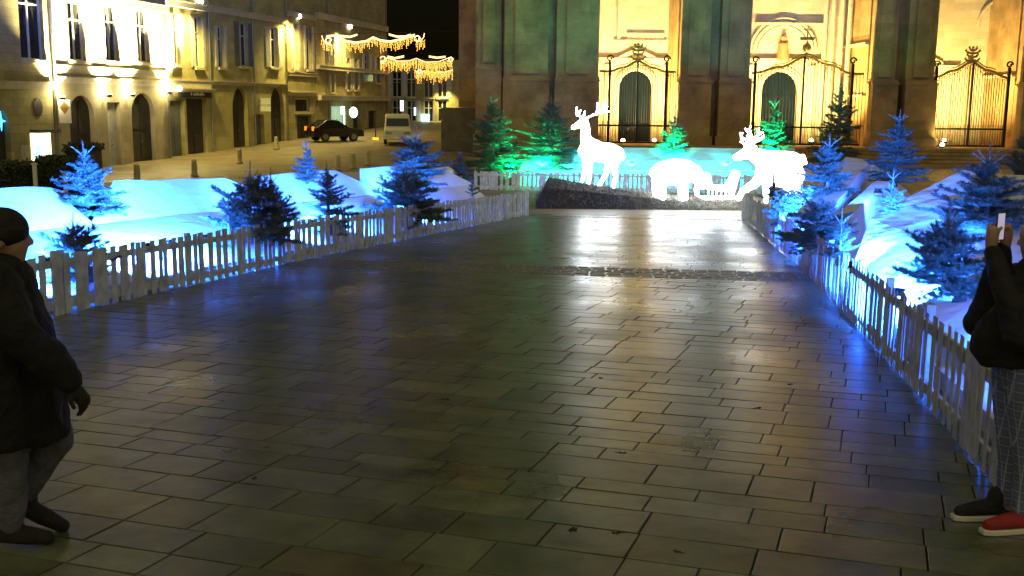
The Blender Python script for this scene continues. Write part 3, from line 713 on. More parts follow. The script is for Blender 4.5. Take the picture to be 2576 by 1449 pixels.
hB, _, _ = house('stone_house', 'pale house front flooded by four white uplights over arched doors', 184, 584, M['stoneB'],
    [(H(240, 297, 8, 212),), (H(368, 414, 18, 214),), (H(480, 522, 36, 218),)],
    [(H(246, 333, 334, 592, 1.0),), (H(380, 424, 358, 585), dict(m=M['shut'])), (H(463, 543, 326, 566, 1.0),)], [(246, .10, .03), (288, .22, .04), (4, .3, .2)], (187, 582))
hC, c0, c1 = house('stone_house', 'olive house with pale shutters above a dark shop front', 587, 737, M['stoneC'],
    [(H(606, 628, 48, 226), SH), (H(680, 706, 60, 236), SH)], [(H(598, 648, 352, 556), dict(m=M['shut2'])), (H(655, 724, 345, 548), {})], [(300, .5, .12), (318, .14, .35), (22, .3, .25)], (733,))
hD, _, _ = house('stone_house', 'olive house with two tall arched shop doors and a square hanging sign', 740, 1004, M['stoneC'],
    [(H(762, 784, 92, 236), SH), (H(836, 868, 80, 232), SHD), (H(942, 972, 96, 236), SH)],
    [(H(815, 868, 306, 516, 1.3),), (H(948, 994, 304, 500, 1.3),), (H(890, 925, 400, 508), dict(m=M['shut2']))], [(296, .16, .1), (56, .3, .2)], (885, 1001))
hE, _, _ = house('stone_house', 'narrow ochre house with lamp lit shutters left of the parked car', 1007, 1104, M['stoneA'],
    [(H(1026, 1042, 84, 244), SH), (H(1072, 1090, 92, 244), SH), (H(1034, 1086, 345, 392), dict(mullion=False))], [(H(1040, 1090, 405, 486), {})], [(262, .2, .1), (330, .2, .12), (88-30, .3, .2)], ())
hF, _, f1 = house('stone_house', 'far ochre house with a lit shop at the corner of the narrow street', 1107, 1352, M['stoneD'],
    [(H(1150, 1168, 116, 232), SH), (H(1184, 1200, 120, 236), SH), (H(1214, 1226, 205, 314), SH), (H(1240, 1252, 206, 314), SH), (H(1276, 1292, 190, 282), SH), (H(1316, 1328, 200, 290), SH), (H(1158, 1168, 262, 322), SH)],
    [(H(1160, 1212, 372, 468), dict(m=glow('lit_shop', (.55, .8, .6), .25))), (H(1236, 1262, 392, 462), {}), (H(1290, 1318, 388, 455), {})], [(246, .25, .3), (345, .3, .4), (80, .35, .25)], (1146, 1350))
# lit doorway, dark oval for the niche and plaque on the first house
def add(root, name, m, fn):
    b = MB(); fn(b); return b.build(name, m, root)
h = H(108, 176, 464, 572); add(hA, 'doorway_light', glow('doorway_glow', (1.0, .86, .45), 3.0), lambda b: fbox(b, fr, h[0], h[1], h[2], h[3], .006, .05))
h2 = H(118, 136, 512, 560); add(hA, 'cash_machine', glow('cash_machine_screen', (.45, .75, 1.0), 1.5), lambda b: fbox(b, fr, h2[0], h2[1], h2[2], h2[3], .055, .12))
h3 = H(104, 180, 452, 464); add(hA, 'awning', M['shut2'], lambda b: fbox(b, fr, h3[0], h3[1], h3[2], h3[3], .006, .5))
h4 = H(72, 100, 508, 562); add(hA, 'plaque', M['trim'], lambda b: fbox(b, fr, h4[0], h4[1], h4[2], h4[3], .004, .04))
s_, z_ = fpx(132, 376); add(hA, 'oval_niche_shade', M['door'], lambda b: b.prism([fr(s_+.3*math.cos(a*.3927), z_+.42*math.sin(a*.3927), .012) for a in range(16)], FN*.02))  # flat dark plate, the shade inside the niche put into its colour
# shop front of the third house and its lettering
b = MB(); hh = H(596, 730, 322, 342); fbox(b, fr, hh[0], hh[1], hh[2], hh[3], .13, .2); sf = b.build('shop_fascia', M['door'], hC)
b = MB(); r_ = random.Random(3); x = 657.0
for i in range(8):
    z0, z1 = fpx(x, 334)[1], fpx(x, 324 if i in (0, 3, 6) else 327)[1]; s = fpx(x, 330)[0]; fbox(b, fr, s, s+.10, z0, z1, .205, .22)
    if i % 2: fbox(b, fr, s+.105, s+.2, z0, z0+.06, .205, .22)
    x += 5.2 if i else 9
b.build('lettering', M['plain'], sf)

def text(body, size, loc, mx, m, parent, name='lettering'):
    cu = bpy.data.curves.new(name, 'FONT'); cu.body = body; cu.size = size; cu.align_x = 'CENTER'; cu.align_y = 'CENTER'; cu.extrude = .004
    o = bpy.data.objects.new(name, cu); COL.objects.link(o); dg = bpy.context.evaluated_depsgraph_get(); me = bpy.data.meshes.new_from_object(o.evaluated_get(dg))
    bpy.data.objects.remove(o); me.transform(mx); off_ = V((0, 0, 0)); q = parent
    while q is not None: off_ += q.location; q = q.parent
    me.transform(Matrix.Translation(V(loc)-off_)); me.materials.clear(); me.materials.append(m)
    t = bpy.data.objects.new(name, me); COL.objects.link(t); t.parent = parent; return t
def sign(name, label, xs0, xs1, ys0, ys1, d, m, facing=True):
    """a board standing out from the fronts, square to the street, so that it faces the square"""
    s, z = fpx((xs0+xs1)/2, (ys0+ys1)/2); p = fr(s, z, d); Y = p.y
    p = at((xs0+xs1)/2/1.3913, (ys0+ys1)/2/1.3913, Y-.3); hw = (xs1-xs0)/1.3913/F*Y/2; hh = (ys1-ys0)/1.3913/F*Y/2
    root = thing(name, label, 'sign', p); b = MB(); b.box(p.x-hw, p.x+hw, p.y-.03, p.y+.03, p.z-hh, p.z+hh); b.build('panel', m, root, bev=.01)
    b = MB(); q = fr(s+.3, p.z+hh*.7, 0); b.tube([V((p.x, p.y+.05, p.z+hh*.7)), q], .02, 6); b.build('bracket', M['iron'], root)
    return root, p, hw, hh
TX = Matrix.Rotation(math.pi/2, 4, 'X')
sg, p, hw, hh = sign('wall_sign', 'white upright sign board with a brown diamond mark beside the first arched door', 207, 248, 352, 430, .5, M['plain'])
br = mat('brown_paint', (.2, .11, .03), .6); b = MB(); b.prism([p+V((dx, -.032, hh*.38+dz)) for dx, dz in ((0, -.3), (.22, 0), (0, .3), (-.22, 0))], (0, -.006, 0)); b.build('diamond_mark', br, sg)
sg, p, hw, hh = sign('hanging_sign', 'square pale yellow hanging sign with two lines of lettering between the arches', 897, 947, 344, 389, .8, mat('cream_sign', (.8, .78, .42), .5, .05, emit=(1, .95, .5), es=.12))
ol = mat('olive_paint', (.32, .3, .08), .6)
text('LE', .2, p+V((-hw*.5, -.035, hh*.5)), TX, ol, sg); text('FRANÇAIS', .21, p+V((0, -.035, -hh*.1)), TX, ol, sg)
sg, p, hw, hh = sign('hanging_sign', 'pale green hanging sign on the far house below the upper light garland', 1270, 1305, 262, 284, .9, mat('green_sign', (.35, .5, .3), .5, .1, emit=(.4, .7, .4), es=.1))
sg, p, hw, hh = sign('lit_sign', 'white and blue lit square shop sign above the pale van', 1474, 1502, 400, 428, 2.0, glow('blue_sign', (.45, .9, 1.0), 4))
sg, p, hw, hh = sign('lit_sign', 'small double dot lit blue shop sign left of the square one', 1449, 1456, 376, 404, 1.6, glow('small_blue_sign', (.5, .6, 1.0), 3))
sg, p, hw, hh = sign('lit_sign', 'slim upright white lit sign at the street mouth', 1401, 1412, 352, 388, 1.4, glow('white_sign', (1, 1, .95), 3))
# round green shop light and a blue star decoration
s, z = fpx(1203, 393); p = fr(s, z, .8); cr_ = thing('shop_light', 'round pale green shop light glowing over the lit shop behind the dark car', 'lamp', p)
b = MB(); b.ball(p, .36, 14, 10, .9, .5, 1.15); b.build('globe', glow('green_globe', (.7, 1, .85), 4), cr_, True)
b = MB(); b.tube([p+V((0, .06, .3)), fr(s+.2, z+.3, 0)], .025, 6); b.build('bracket', M['iron'], cr_)
s, z = fpx(1178, 386); p = fr(s, z, .5); b = MB(); b.box(p.x-.14, p.x+.14, p.y-.05, p.y+.05, p.z-.3, p.z+.3); tag(b.build('shop_lamp', glow('shop_lamp', (.85, 1, .9), 4), None, bev=.03), 'small white lamp left of the round green shop light', 'lamp')
s, z = fpx(1188, 420); p = fr(s, z, .4); b = MB(); b.tube([p-V((0, 0, .9)), p+V((0, 0, .7))], .05, 8); tag(b.build('light_tube', glow('tube', (.8, 1, .85), 2.2)), 'upright white light tube under the round green shop light', 'lamp')
s, z = fpx(8, 424); p = fr(s, z, -.1); b = MB()
b.prism([p+V((.02+(.09 if k % 2 else .30)*math.cos(k*.7854+1.5708)*.7, 0, (.09 if k % 2 else .42)*math.sin(k*.7854+1.5708))) for k in range(8)], (0, .05, 0)); tag(b.build('star_light', glow('blue_star', (.05, .4, 1), 5)), 'small blue star light hanging in the arched entrance', 'lamp')

# lanterns on the fronts and the uplights
YEL = (1.0, .76, .2)
def lantern(label, xs, ys, d, e, aim_s=-.0):
    s, z = fpx(xs, ys); p = fr(s, z, 0); p = at(xs/1.3913, ys/1.3913, p.y-d*.223); root = thing('street_lantern', label, 'street lamp', p, 'street lanterns on the house fronts')
    b = MB(); b.ball(p, .17, 14, 10); b.build('globe', glow('lantern_globe', (1, .96, .82), 16), root, True)
    q = p + FN*(-d)
    t = (FP-p).dot(FN); q = p+FN*t
    b = MB(); b.tube([p+V((0, 0, .2)), p+V((0, 0, .36)), q+V((0, 0, .36)), q+V((0, 0, .05))], .03, 6); b.tube([p+V((0, 0, .15)), p+V((0, 0, .26))], [.16, .05], 10); b.build('bracket', M['iron'], root)
    return root, p
for lab, xs, ys, wx, wy, e in (('round white street lantern highest on the fronts, over the olive house with the shop', 702, 4, 622, 34, 900), ('round white street lantern above the shuttered house with the hanging sign', 1047, 57, 1000, 70, 900), ('round white street lantern just above the upper light garland', 1226, 93, 1178, 108, 700)):
    root, p = lantern(lab, xs, ys, 1.6, e)
    s, z = fpx(wx, wy); q = fr(s, z, 1.0)
    light('SPOT', q, YEL, e*3.6, root, fr(s+.2, z-5, .1), .15, 150, .8)
for lab, xs, ys in (('first facade uplight, at the corner by the ochre house', 192, 338), ('second facade uplight, left of the middle window', 358, 330), ('third facade uplight, right of the middle window', 440, 328), ('fourth facade uplight, at the corner by the shop', 572, 320)):
    s, z = fpx(xs, ys); p = fr(s, z, .4); root = thing('facade_uplight', lab, 'floodlight', p, 'uplights on the pale house front')
    b = MB(); b.tube([p-V((0, 0, .14)), p], [.1, .13], 10); b.build('housing', M['blk'], root)
    b = MB(); b.tube([p+V((0, 0, .003)), p+V((0, 0, .02))], .12, 10); b.build('lens', glow('uplight_lens', (1, .93, .7), 30), root)
    b = MB(); b.tube([p-V((0, 0, .1)), fr(s, z-.1, 0)], .02, 6); b.build('bracket', M['iron'], root)
    light('SPOT', p+V((0, 0, .04)), (1, .84, .4), 60000, root, fr(s, z+4, .36), .08, 95, .9)
    light('POINT', fr(s, z+.15, .3), (1, .82, .4), 160, root, None, .08)
s, z = fpx(601, 309); p = fr(s, z, .45); b = MB(); b.ball(p, .16, 12, 8); o = tag(b.build('shop_lamp', glow('shop_globe', (1, .97, .85), 9), None, True), 'round white lamp on the left corner of the shop fascia', 'lamp'); light('POINT', p+V((0, 0, -.2)), YEL, 60, None, None, .1)

# buildings closing the narrow street
e0 = at(1352/1.3913, 400, 104).x; root = thing('stone_house', 'dark house closing the narrow street under the lower light garland', 'building', (at(1020, 400, 104).x, 104, zg(104)))
ef = lambda s, z, d=0: V((s, 104-d, z))
hol = []
for xs in (1390, 1440, 1500, 1548):
    for ys in (300, 400): hol.append([at(xs/1.3913, 300, 104).x-.45, at(xs/1.3913, 300, 104).x+.45, at(1000, (ys+40)/1.3913, 104).z, at(1000, (ys-50)/1.3913, 104).z])
b = MB(); wall(b, ef, -14, 16, zg(104)-.3, at(1000, 290/1.3913, 104).z, hol, .25)
zt = at(1000, 290/1.3913, 104).z; b.quad((-14, 104, zt), (16, 104, zt), (16, 112, zt+2.5), (-14, 112, zt+2.5)); b.build('wall', M['stoneD'], root)
for i, h in enumerate(hol): window(root, ef, h, .23, shut=(i % 3 == 0))
p = V((at(1555/1.3913, 200, 104).x, 103, at(1000, 300/1.3913, 104).z)); light('SPOT', p, YEL, 1300, root, p+V((0, .8, -4)), .15, 110, .8)

# ------------------------------------------------------------------ light garlands across the street
warm = glow('garland_tube', (1.0, .62, .30), 3.0); gold = glow('garland_bulbs', (1.0, .50, .08), 4.2)
def garland(label, Y, lines, scrolls, swag, seed, drop):
    r = random.Random(seed); zp = lambda x, y: at((1000+x/2.414)/1.3913, (50+y/2.414)/1.3913, Y)
    c = zp(swag[0][len(swag[0])//2][0], swag[0][len(swag[0])//2][1]); root = thing('light_garland', label, 'light garland', c, 'light garlands across the street')
    b = MB()
    for ln in lines:
        P = []
        for (x0, y0), (x1, y1) in zip(ln, ln[1:]):
            P += [zp(x0+(x1-x0)*t/4, y0+(y1-y0)*t/4) for t in range(4)]
        P.append(zp(*ln[-1]))
        b.tube(P, .03, 6)
    b.build('tube_frame', warm, root)
    for (x, y, rr) in scrolls:
        b = MB(); P = [zp(x+rr*(1-.02*i)*math.cos(-.4*i), y+rr*(1-.02*i)*math.sin(-.4*i)) for i in range(18)]; b.tube(P, .04, 6); b.build('scroll', warm, root)
    b = MB()
    for sw in swag:
        for (x0, y0), (x1, y1) in zip(sw, sw[1:]):
            n = max(1, int(abs(x1-x0)/11))
            for i in range(n):
                x = x0+(x1-x0)*(i+r.random()*.6)/n; y = y0+(y1-y0)*i/n; L = drop*r.uniform(.35, 1.0)*(1.25 if r.random() < .15 else 1); yy = y+6
                while yy < y+L:
                    b.ball(zp(x+r.gauss(0, 1.5), yy), .027, 5, 4); yy += r.uniform(8, 14)
    struct(b.build('icicle_lights', gold, root), 'stuff')
    b = MB(); xs = [p[0] for sw in swag for p in sw]; a, e = zp(min(xs)-30, swag[0][0][1]-20), zp(max(xs)+40, swag[0][-1][1]-20)
    a = V((a.x-1.5, a.y, a.z+.2)); e = V((e.x+6, e.y, e.z+.5)); b.tube([a, e], .012, 4); b.build('cable', M['iron'], root)
    return root
garland('upper golden light garland with scrolled ends and icicle lights across the street', 78,
   [[(305, 180), (315, 215), (340, 245), (390, 262)], [(340, 192), (420, 184), (540, 197), (605, 176)], [(345, 182), (420, 174), (545, 186), (605, 168)], [(440, 190), (500, 218), (590, 235), (680, 222), (738, 190)], [(440, 200), (500, 230), (590, 246), (680, 232), (738, 202)],
    [(738, 190), (800, 215), (880, 226), (980, 205), (1090, 168)], [(738, 202), (800, 226), (880, 237), (980, 216), (1085, 182)], [(870, 165), (940, 184), (1010, 183), (1055, 168)], [(872, 175), (940, 194), (1010, 193), (1060, 176)], [(1172, 160), (1165, 195), (1145, 215), (1120, 232)]],
   [(360, 222, 26), (1110, 206, 26)], [[(300, 215), (340, 245), (390, 255), (470, 215), (560, 235), (650, 235), (738, 200), (810, 225), (880, 232), (980, 210), (1080, 175), (1110, 230), (1180, 210)]], 4, 95)
garland('lower golden light garland hanging in the street mouth behind the upper one', 92,
   [[(765, 380), (785, 410), (830, 415)], [(860, 362), (920, 376), (1000, 362)], [(860, 352), (920, 366), (1000, 350)], [(1210, 352), (1280, 362), (1350, 354)], [(1210, 362), (1280, 372), (1350, 364)], [(850, 368), (950, 396), (1040, 394), (1104, 372)], [(1104, 372), (1180, 404), (1290, 402), (1400, 360)], [(1090, 475), (1130, 500), (1170, 480)], [(1280, 485), (1340, 490), (1410, 470)]],
   [(820, 382, 28), (1395, 384, 20), (1130, 484, 18)], [[(765, 390), (850, 375), (950, 400), (1040, 398), (1104, 378), (1180, 408), (1290, 408), (1410, 370)], [(765, 395), (850, 385), (950, 405), (1040, 400), (1104, 384), (1180, 410), (1290, 410), (1410, 385)], [(1090, 475), (1200, 470), (1300, 490), (1415, 460)], [(1100, 480), (1200, 475), (1300, 495), (1410, 465)]], 6, 92)

# ------------------------------------------------------------------ cars, bollards, hedges
def car(label, px, py, Y, L, W, Ht, yaw, paint, name, van=False, tail=None):
    g = at(px, py, Y); g.z = zg(Y); root = thing(name, label, 'van' if van else 'car', g)
    root.rotation_euler = (0, 0, yaw)
    # profile along x (front at -L/2), width along y
    if van: prof = [(-L/2, .35), (-L/2, .95), (-L/2+.35, 1.1), (-L/2+.95, Ht-.08), (-L/2+1.3, Ht), (L/2-.1, Ht), (L/2, Ht-.2), (L/2, .35)]
    else: prof = [(-L/2, .32), (-L/2, .68), (-L/2+.15, .8), (-L/2+1.15, .95), (-L/2+1.85, Ht-.06), (-L/2+2.2, Ht), (L/2-1.0, Ht-.02), (L/2-.25, .98), (L/2, .9), (L/2, .32)]
    b = MB(); n = len(prof); vs = []
    for y, ins in ((-W/2, .0), (-W/2+.06, 0), (W/2-.06, 0), (W/2, 0)):
        for (x, z) in prof:
            k = .12*max(0, (z-.95)/(Ht-.95)); vs.append((x, y*(1-k), z if abs(y) < W/2-.03 else z-.03*(z > .9)))
    fs = [tuple(range(n-1, -1, -1)), tuple(range(3*n, 4*n))]
    for j in range(3):
        for i in range(n): fs.append((j*n+i, j*n+(i+1) % n, (j+1)*n+(i+1) % n, (j+1)*n+i))
    b.add(vs, fs); b.build('body', paint, root, False, True, bev=.04)
    gl = MB()
    k = .12*.55
    if van:
        x0, x1 = -L/2+.42, -L/2+.93; gl.quad((x0-.02, -W/2*.84, 1.2), (x0-.02, W/2*.84, 1.2), (x1-.02, W/2*.8, Ht-.14), (x1-.02, -W/2*.8, Ht-.14))
        for sy in (-1, 1): gl.prism([(x0+.25, sy*(W/2*.985), 1.15), (x1+.9, sy*(W/2*.985), 1.15), (x1+.9, sy*W/2*.91, Ht-.2), (x1+.25, sy*W/2*.91, Ht-.2)], (0, sy*.012, 0))
    else:
        gl.quad((-L/2+1.17, -W/2*.82, 1.0), (-L/2+1.17, W/2*.82, 1.0), (-L/2+1.8, W/2*.78, Ht-.1), (-L/2+1.8, -W/2*.78, Ht-.1))
        gl.quad((L/2-.3, W/2*.82, 1.06), (L/2-.3, -W/2*.82, 1.06), (L/2-.93, -W/2*.78, Ht-.08), (L/2-.93, W/2*.78, Ht-.08))
        for sy in (-1, 1): gl.prism([(-L/2+1.4, sy*W/2*.985, .98), (L/2-.5, sy*W/2*.985, .98), (L/2-1.1, sy*W/2*.9, Ht-.1), (-L/2+2.0, sy*W/2*.9, Ht-.1)], (0, sy*.012, 0))
    gl.build('windscreen', M['glass'], root, False, True)
    for x in (-L/2+.8, L/2-.8):
        for sy in (-1, 1):
            b = MB(); b.tube([(x, sy*(W/2-.18), .31), (x, sy*(W/2+.015), .31)], .31, 18); t = b.build('wheel', M['blk'], root, False, True)
            b = MB(); b.tube([(x, sy*(W/2+.018), .31), (x, sy*(W/2+.03), .31)], .19, 12); b.build('rim', M['metal'], t, False, True)
    for sy in (-1, 1):
        b = MB(); b.box(-L/2-.02, -L/2+.05, sy*W*.33-.18, sy*W*.33+.18, .68, .84); b.build('headlight', M['metal'], root, False, True)
        b = MB(); b.box(L/2-.05, L/2+.02, sy*W*.36-.14, sy*W*.36+.14, .72, 1.0); b.build('tail_light', tail or mat('tail_red', (.25, .02, .01), .3), root, False, True)
    b = MB(); b.box(-L/2-.025, -L/2, -.27, .27, .42, .54); b.build('number_plate', M['plain'], root, False, True)
    return root
car('dark car parked before the lit shop with an orange tail light', 842, 380, 74, 3.7, 1.65, 1.45, R(215), mat('dark_red_paint', (.012, .007, .007), .25, .2, 2), 'parked_car', tail=glow('orange_tail', (1, .22, .02), 1.6))
car('pale van facing the square behind the large bright blue fir', 1000, 392, 72, 4.3, 1.75, 1.95, R(97), mat('pale_van_paint', (.62, .6, .45), .3, .06, 2), 'parked_van', van=True)
g = V((at(945, 360, 76).x, 76, zg(76))); root = thing('warning_lamp', 'glowing orange block lamp left of the pale van', 'lamp', g)
b = MB(); b.tube([g, g+V((0, 0, .7))], .04, 8); b.build('stand', M['blk'], root)
b = MB(); z0 = at(945, 364, 76).z; z1 = at(945, 346, 76).z; b.box(g.x-.2, g.x+.2, g.y-.06, g.y+.06, z0, z1); b.build('lamp_box', glow('orange_box', (1, .34, .02), 3), root, bev=.03)
# bollards on the street edge
spots = [(345, 446, 45), (489, 431, 49), (603, 408, 56), (696, 386, 66), (850, 419, 53), (888, 416, 54), (925, 410, 56)]
labs = ['stone bollard nearest, just above the left snow slope', 'stone bollard before the dark shop door', 'stone bollard before the two arched doors', 'smallest bollard, far off at the foot of the arched house', 'bollard left of a close pair below the dark car', 'bollard in the middle of three below the dark car', 'bollard right of three, nearest the pale van']
proto = None
for (x, y, Y), lb in zip(spots, labs):
    p = at(x, y, Y); p.z = zg(Y)
    if proto is None:
        proto = thing('bollard', lb, 'bollard', p, 'bollards on the street edge')
        b = MB(); b.tube([(0, 0, 0), (0, 0, .08), (0, 0, .1), (0, 0, .62), (0, 0, .66)], [.17, .17, .14, .125, .10], 14); b.build('shaft', M['stoneD'], proto, True, True)
        b = MB(); b.ball((0, 0, .70), .125, 14, 8, 1, 1, .6); b.build('cap', M['trim'], proto, True, True)
    else:
        r_ = proto.copy(); COL.objects.link(r_); r_.location = p; r_['label'] = lb
        for ch in proto.children:
            c = ch.copy(); COL.objects.link(c); c.parent = r_
# clipped hedges of the terrace at far left, with white posts
def hedge(label, x0, x1, yt, yb, Y, dp, seed):
    r = random.Random(seed); a, e = at(x0, yb, Y), at(x1, yb, Y); zb = zg(Y); zt = at(x0, yt, Y).z
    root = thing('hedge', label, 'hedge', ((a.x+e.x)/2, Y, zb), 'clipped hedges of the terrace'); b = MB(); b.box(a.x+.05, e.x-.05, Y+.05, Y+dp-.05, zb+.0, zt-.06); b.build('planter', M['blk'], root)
    t = MB()
    for _ in range(int((e.x-a.x)*2600)):
        f = r.random(); p = V((r.uniform(a.x, e.x), Y if f < .6 else r.uniform(Y, Y+dp), r.uniform(zb+.3, zt) if f < .6 else zt)); p += V((r.gauss(0, .05), r.gauss(0, .05), r.gauss(0, .06)))
        d1 = V((r.gauss(0, 1), r.gauss(0, 1), r.gauss(0, 1))).normalized()*.07; d2 = d1.orthogonal().normalized()*.035
        i = len(t.v); t.v += [p-d1, p+d2, p+d1, p-d2]; t.f.append((i, i+1, i+2, i+3))
    t.build('foliage', mat('hedge_leaf', (.035, .045, .02), .6, .5, 3), root)
hedge('dark clipped hedge at the left edge of the picture, below the star lit arch', -60, 84, 418, 470, 33.5, 1.0, 1)
hedge('dark clipped hedge below the lit doorway, between two pale posts', 96, 162, 404, 470, 33.5, 1.0, 2)
hedge('dark clipped hedge right of the second pale post, behind the tall blue lit fir', 168, 236, 372, 462, 34.5, 1.0, 3)
for x, yt, lb in ((90, 414, 'pale wooden post between the first two dark hedges'), (165, 436, 'short pale post right of the hedge below the lit doorway')):
    p = at(x, 468, 33.2); p.z = zg(33.2); zt = at(x, yt, 33.2).z; root = thing('terrace_post', lb, 'post', p, 'pale terrace posts')
    b = MB(); b.box(p.x-.05, p.x+.05, p.y-.05, p.y+.05, p.z, zt); b.build('shaft', M['plain'], root)
    b = MB(); b.box(p.x-.07, p.x+.07, p.y-.07, p.y+.07, zt+.002, zt+.05); b.build('cap', M['plain'], root)

# ------------------------------------------------------------------ cathedral front
CY0 = 62.0
cX = lambda x, Y=CY0: at(x, 258, Y).x
cZ = lambda y, Y=CY0, x=1800: at(x, y, Y).z
cf = lambda s, z, d=0: V((s, CY0-d, z))
ZB = zg(62)-.3; ZF = cZ(364); ZH = 17.0
cath = thing('cathedral', 'great stone church front with three floodlit porches between dark buttresses', 'church', (cX(1900), CY0, zg(62)))
def pier(x0, x1, proj, yl, groove=None):
    b = MB(); X0, X1 = cX(x0), cX(x1); zl = cZ(yl)
    def blk(a, c, d0, d1, z0, z1): fbox(b, cf, a, c, z0, z1, d0, d1)
    blk(X0, X1, -4.5, 0, ZB, ZH)
    segs = [(X0+.1, X1-.1)] if not groove else [(X0+.1, cX(groove[0])), (cX(groove[1]), X1-.1)]
    for a, c in segs:
        blk(a, c, .003, proj, ZB, ZH); m = (a+c)/2; q = (c-a)*.27
        blk(m-q, m+q, proj+.003, proj+.22, zl+.3, ZH)
        blk(a-.08, c+.08, .006, proj+.42, ZB, zl-.12); blk(a-.14, c+.14, .009, proj+.5, zl-.118, zl); blk(a-.05, c+.05, .012, proj+.3, zl+.002, zl+.16)
        blk(a-.2, c+.2, .015, proj+.6, ZB, ZF+.5)
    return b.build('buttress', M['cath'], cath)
pier(1196, 1262, .1, 176)
pier(1264, 1504, .7, 204, (1376, 1396))
pier(1700, 1880, .7, 204, (1776, 1802))
pier(2176, 2338, .7, 204, (2236, 2262))
pier(2548, 2800, .7, 206, (2640, 2664))
# narrow lit strip of wall beyond the left buttress
b = MB(); fbox(b, cf, cX(1154, 66), cX(1198, 66), cZ(277, 66), ZH, -5, -4); b.build('buttress', M['cath'], cath)
b = MB(); fbox(b, cf, cX(1110, 66), cX(1205, 66), ZB, cZ(278, 66), -5.1, -3.8); b.build('side_wall', mat('dark_side_wall', (.1, .09, .07), .9, .3, 2), cath)  # near-black box below the end of the wall strip
# steps up to the porches
for k in range(5):
    b = MB(); z0 = zg(62)-.2; z1 = zg(58)+(ZF-zg(58))*(k+1)/5; b.box(cX(1480), cX(2800), 57.6+k*.4, 61.2 if k < 4 else 66.5, z1-.16 if k else z0, z1); b.build('step', M['cath'], cath)
def porch(xl, xr, door_rect, depth=4.0, ped=None, arch_ped=None, niches=(), nd=0):
    """recess between two buttresses: back wall with its doorway, pediment and panel"""
    Yb = CY0+depth; bf = lambda s, z, d=0: V((s, Yb-d, z)); X = lambda x: cX(x, Yb); Z = lambda y: cZ(y, Yb)
    L, Rr = cX(xl)-.6, X(xr)+1.2; dx0, dx1, dy0, dy1 = door_rect
    hole = [X(dx0), X(dx1), ZF, Z(dy0), 1.0]
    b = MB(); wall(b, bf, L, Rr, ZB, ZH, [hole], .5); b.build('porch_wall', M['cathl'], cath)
    # door with two leaves
    o = MB(); c = (hole[0]+hole[1])/2; fbox(o, bf, hole[0], c-.012, ZF, hole[3], -.62, -.5); dr = o.build('door', M['navy'], cath)
    o = MB(); fbox(o, bf, c+.012, hole[1], ZF, hole[3], -.62, -.5); d2 = o.build('door', M['navy'], cath)
    for q, sgn in ((dr, -1), (d2, 1)):
        o = MB(); x0 = c+.06*sgn; x1 = (hole[1] if sgn > 0 else hole[0])-.12*sgn; a, e = min(x0, x1), max(x0, x1); hh = hole[3]-ZF-.5
        for i in range(4): fbox(o, bf, a+.05, e-.05, ZF+.15+hh*i/4, ZF+hh*(i+1)/4, -.498, -.46)
        o.build('door_panel', M['navy'], q)
    # arch moulding round the door
    o = MB(); r = (hole[1]-hole[0])/2; cz = hole[3]-r
    for kk in (0, 1):
        P = [bf(hole[0]-.12-.16*kk, ZF+.3, .06)] + [bf(c-(r+.12+.16*kk)*math.cos(math.pi*i/14), cz+(r+.12+.16*kk)*math.sin(math.pi*i/14), .06) for i in range(15)] + [bf(hole[1]+.12+.16*kk, ZF+.3, .06)]
        o.tube(P, .085-.02*kk, 7)
    o.build('door_moulding', M['cathd'], cath)
    # flanking columns
    for x in (hole[0]-.75, hole[1]+.75):
        o = MB(); zt = hole[3]+.35
        o.tube([bf(x, ZF, .1), bf(x, ZF+.35, .1), bf(x, ZF+.4, .1), bf(x, zt-.4, .1), bf(x, zt-.3, .1), bf(x, zt, .1)], [.3, .3, .2, .17, .22, .26], 12); o.build('column', M['cathd'], cath)
    o = MB(); fbox(o, bf, hole[0]-1.15, hole[1]+1.15, hole[3]+.36, hole[3]+.62, .004, .2); fbox(o, bf, hole[0]-1.25, hole[1]+1.25, hole[3]+.622, hole[3]+.74, .004, .27); o.build('entablature', M['cathd'], cath)
    if ped:
        (px0, py0), (px1, py1), (px2, py2) = ped; o = MB()
        for a, e in (((px0, py0), (px1, py1)), ((px1, py1), (px2, py2))):
            A_, E_ = bf(X(a[0]), Z(a[1]), .01), bf(X(e[0]), Z(e[1]), .01); o.hexa([A_, E_, E_+V((0, -.2, 0)), A_+V((0, -.2, 0)), A_+V((0, 0, .22)), E_+V((0, 0, .22)), E_+V((0, -.2, .22)), A_+V((0, -.2, .22))])
        o.build('pediment', M['cathd'], cath)
    if arch_ped:
        (ax, ay, ar) = arch_ped; o = MB()
        for kk, rr in ((.12, 1), (.08, .86), (.08, 1.14)):
            o.tube([bf(X(ax)-ar*rr*math.cos(math.pi*i/20), Z(ay)+ar*rr*math.sin(math.pi*i/20), .12) for i in range(21)], kk, 7)
        o.build('arched_pediment', M['cathd'], cath)
    return bf, X, Z, L, Rr, Yb
bf, X, Z, L, Rr, Yb = porch(1504, 1702, (1557, 1640, 180, 335), ped=((1530, 166), (1598, 132), (1668, 166)))
o = MB()
for (a, e) in ((1554, 1560), (1688, 1696)): fbox(o, bf, X(a-6), X(e-4), Z(100), ZH, .004, .25)
fbox(o, bf, X(1572), X(1664), Z(96), Z(98)+.3, .006, .14); o.build('panel_frame', M['cathd'], cath)
o = MB(); fbox(o, bf, X(1540), X(1670), Z(107), Z(103), .008, .15); o.build('string_course', M['cathd'], cath)
bf, X, Z, L, Rr, Yb = porch(1882, 2130, (1915, 2006, 178, 345), arch_ped=(1962, 130, 1.75))
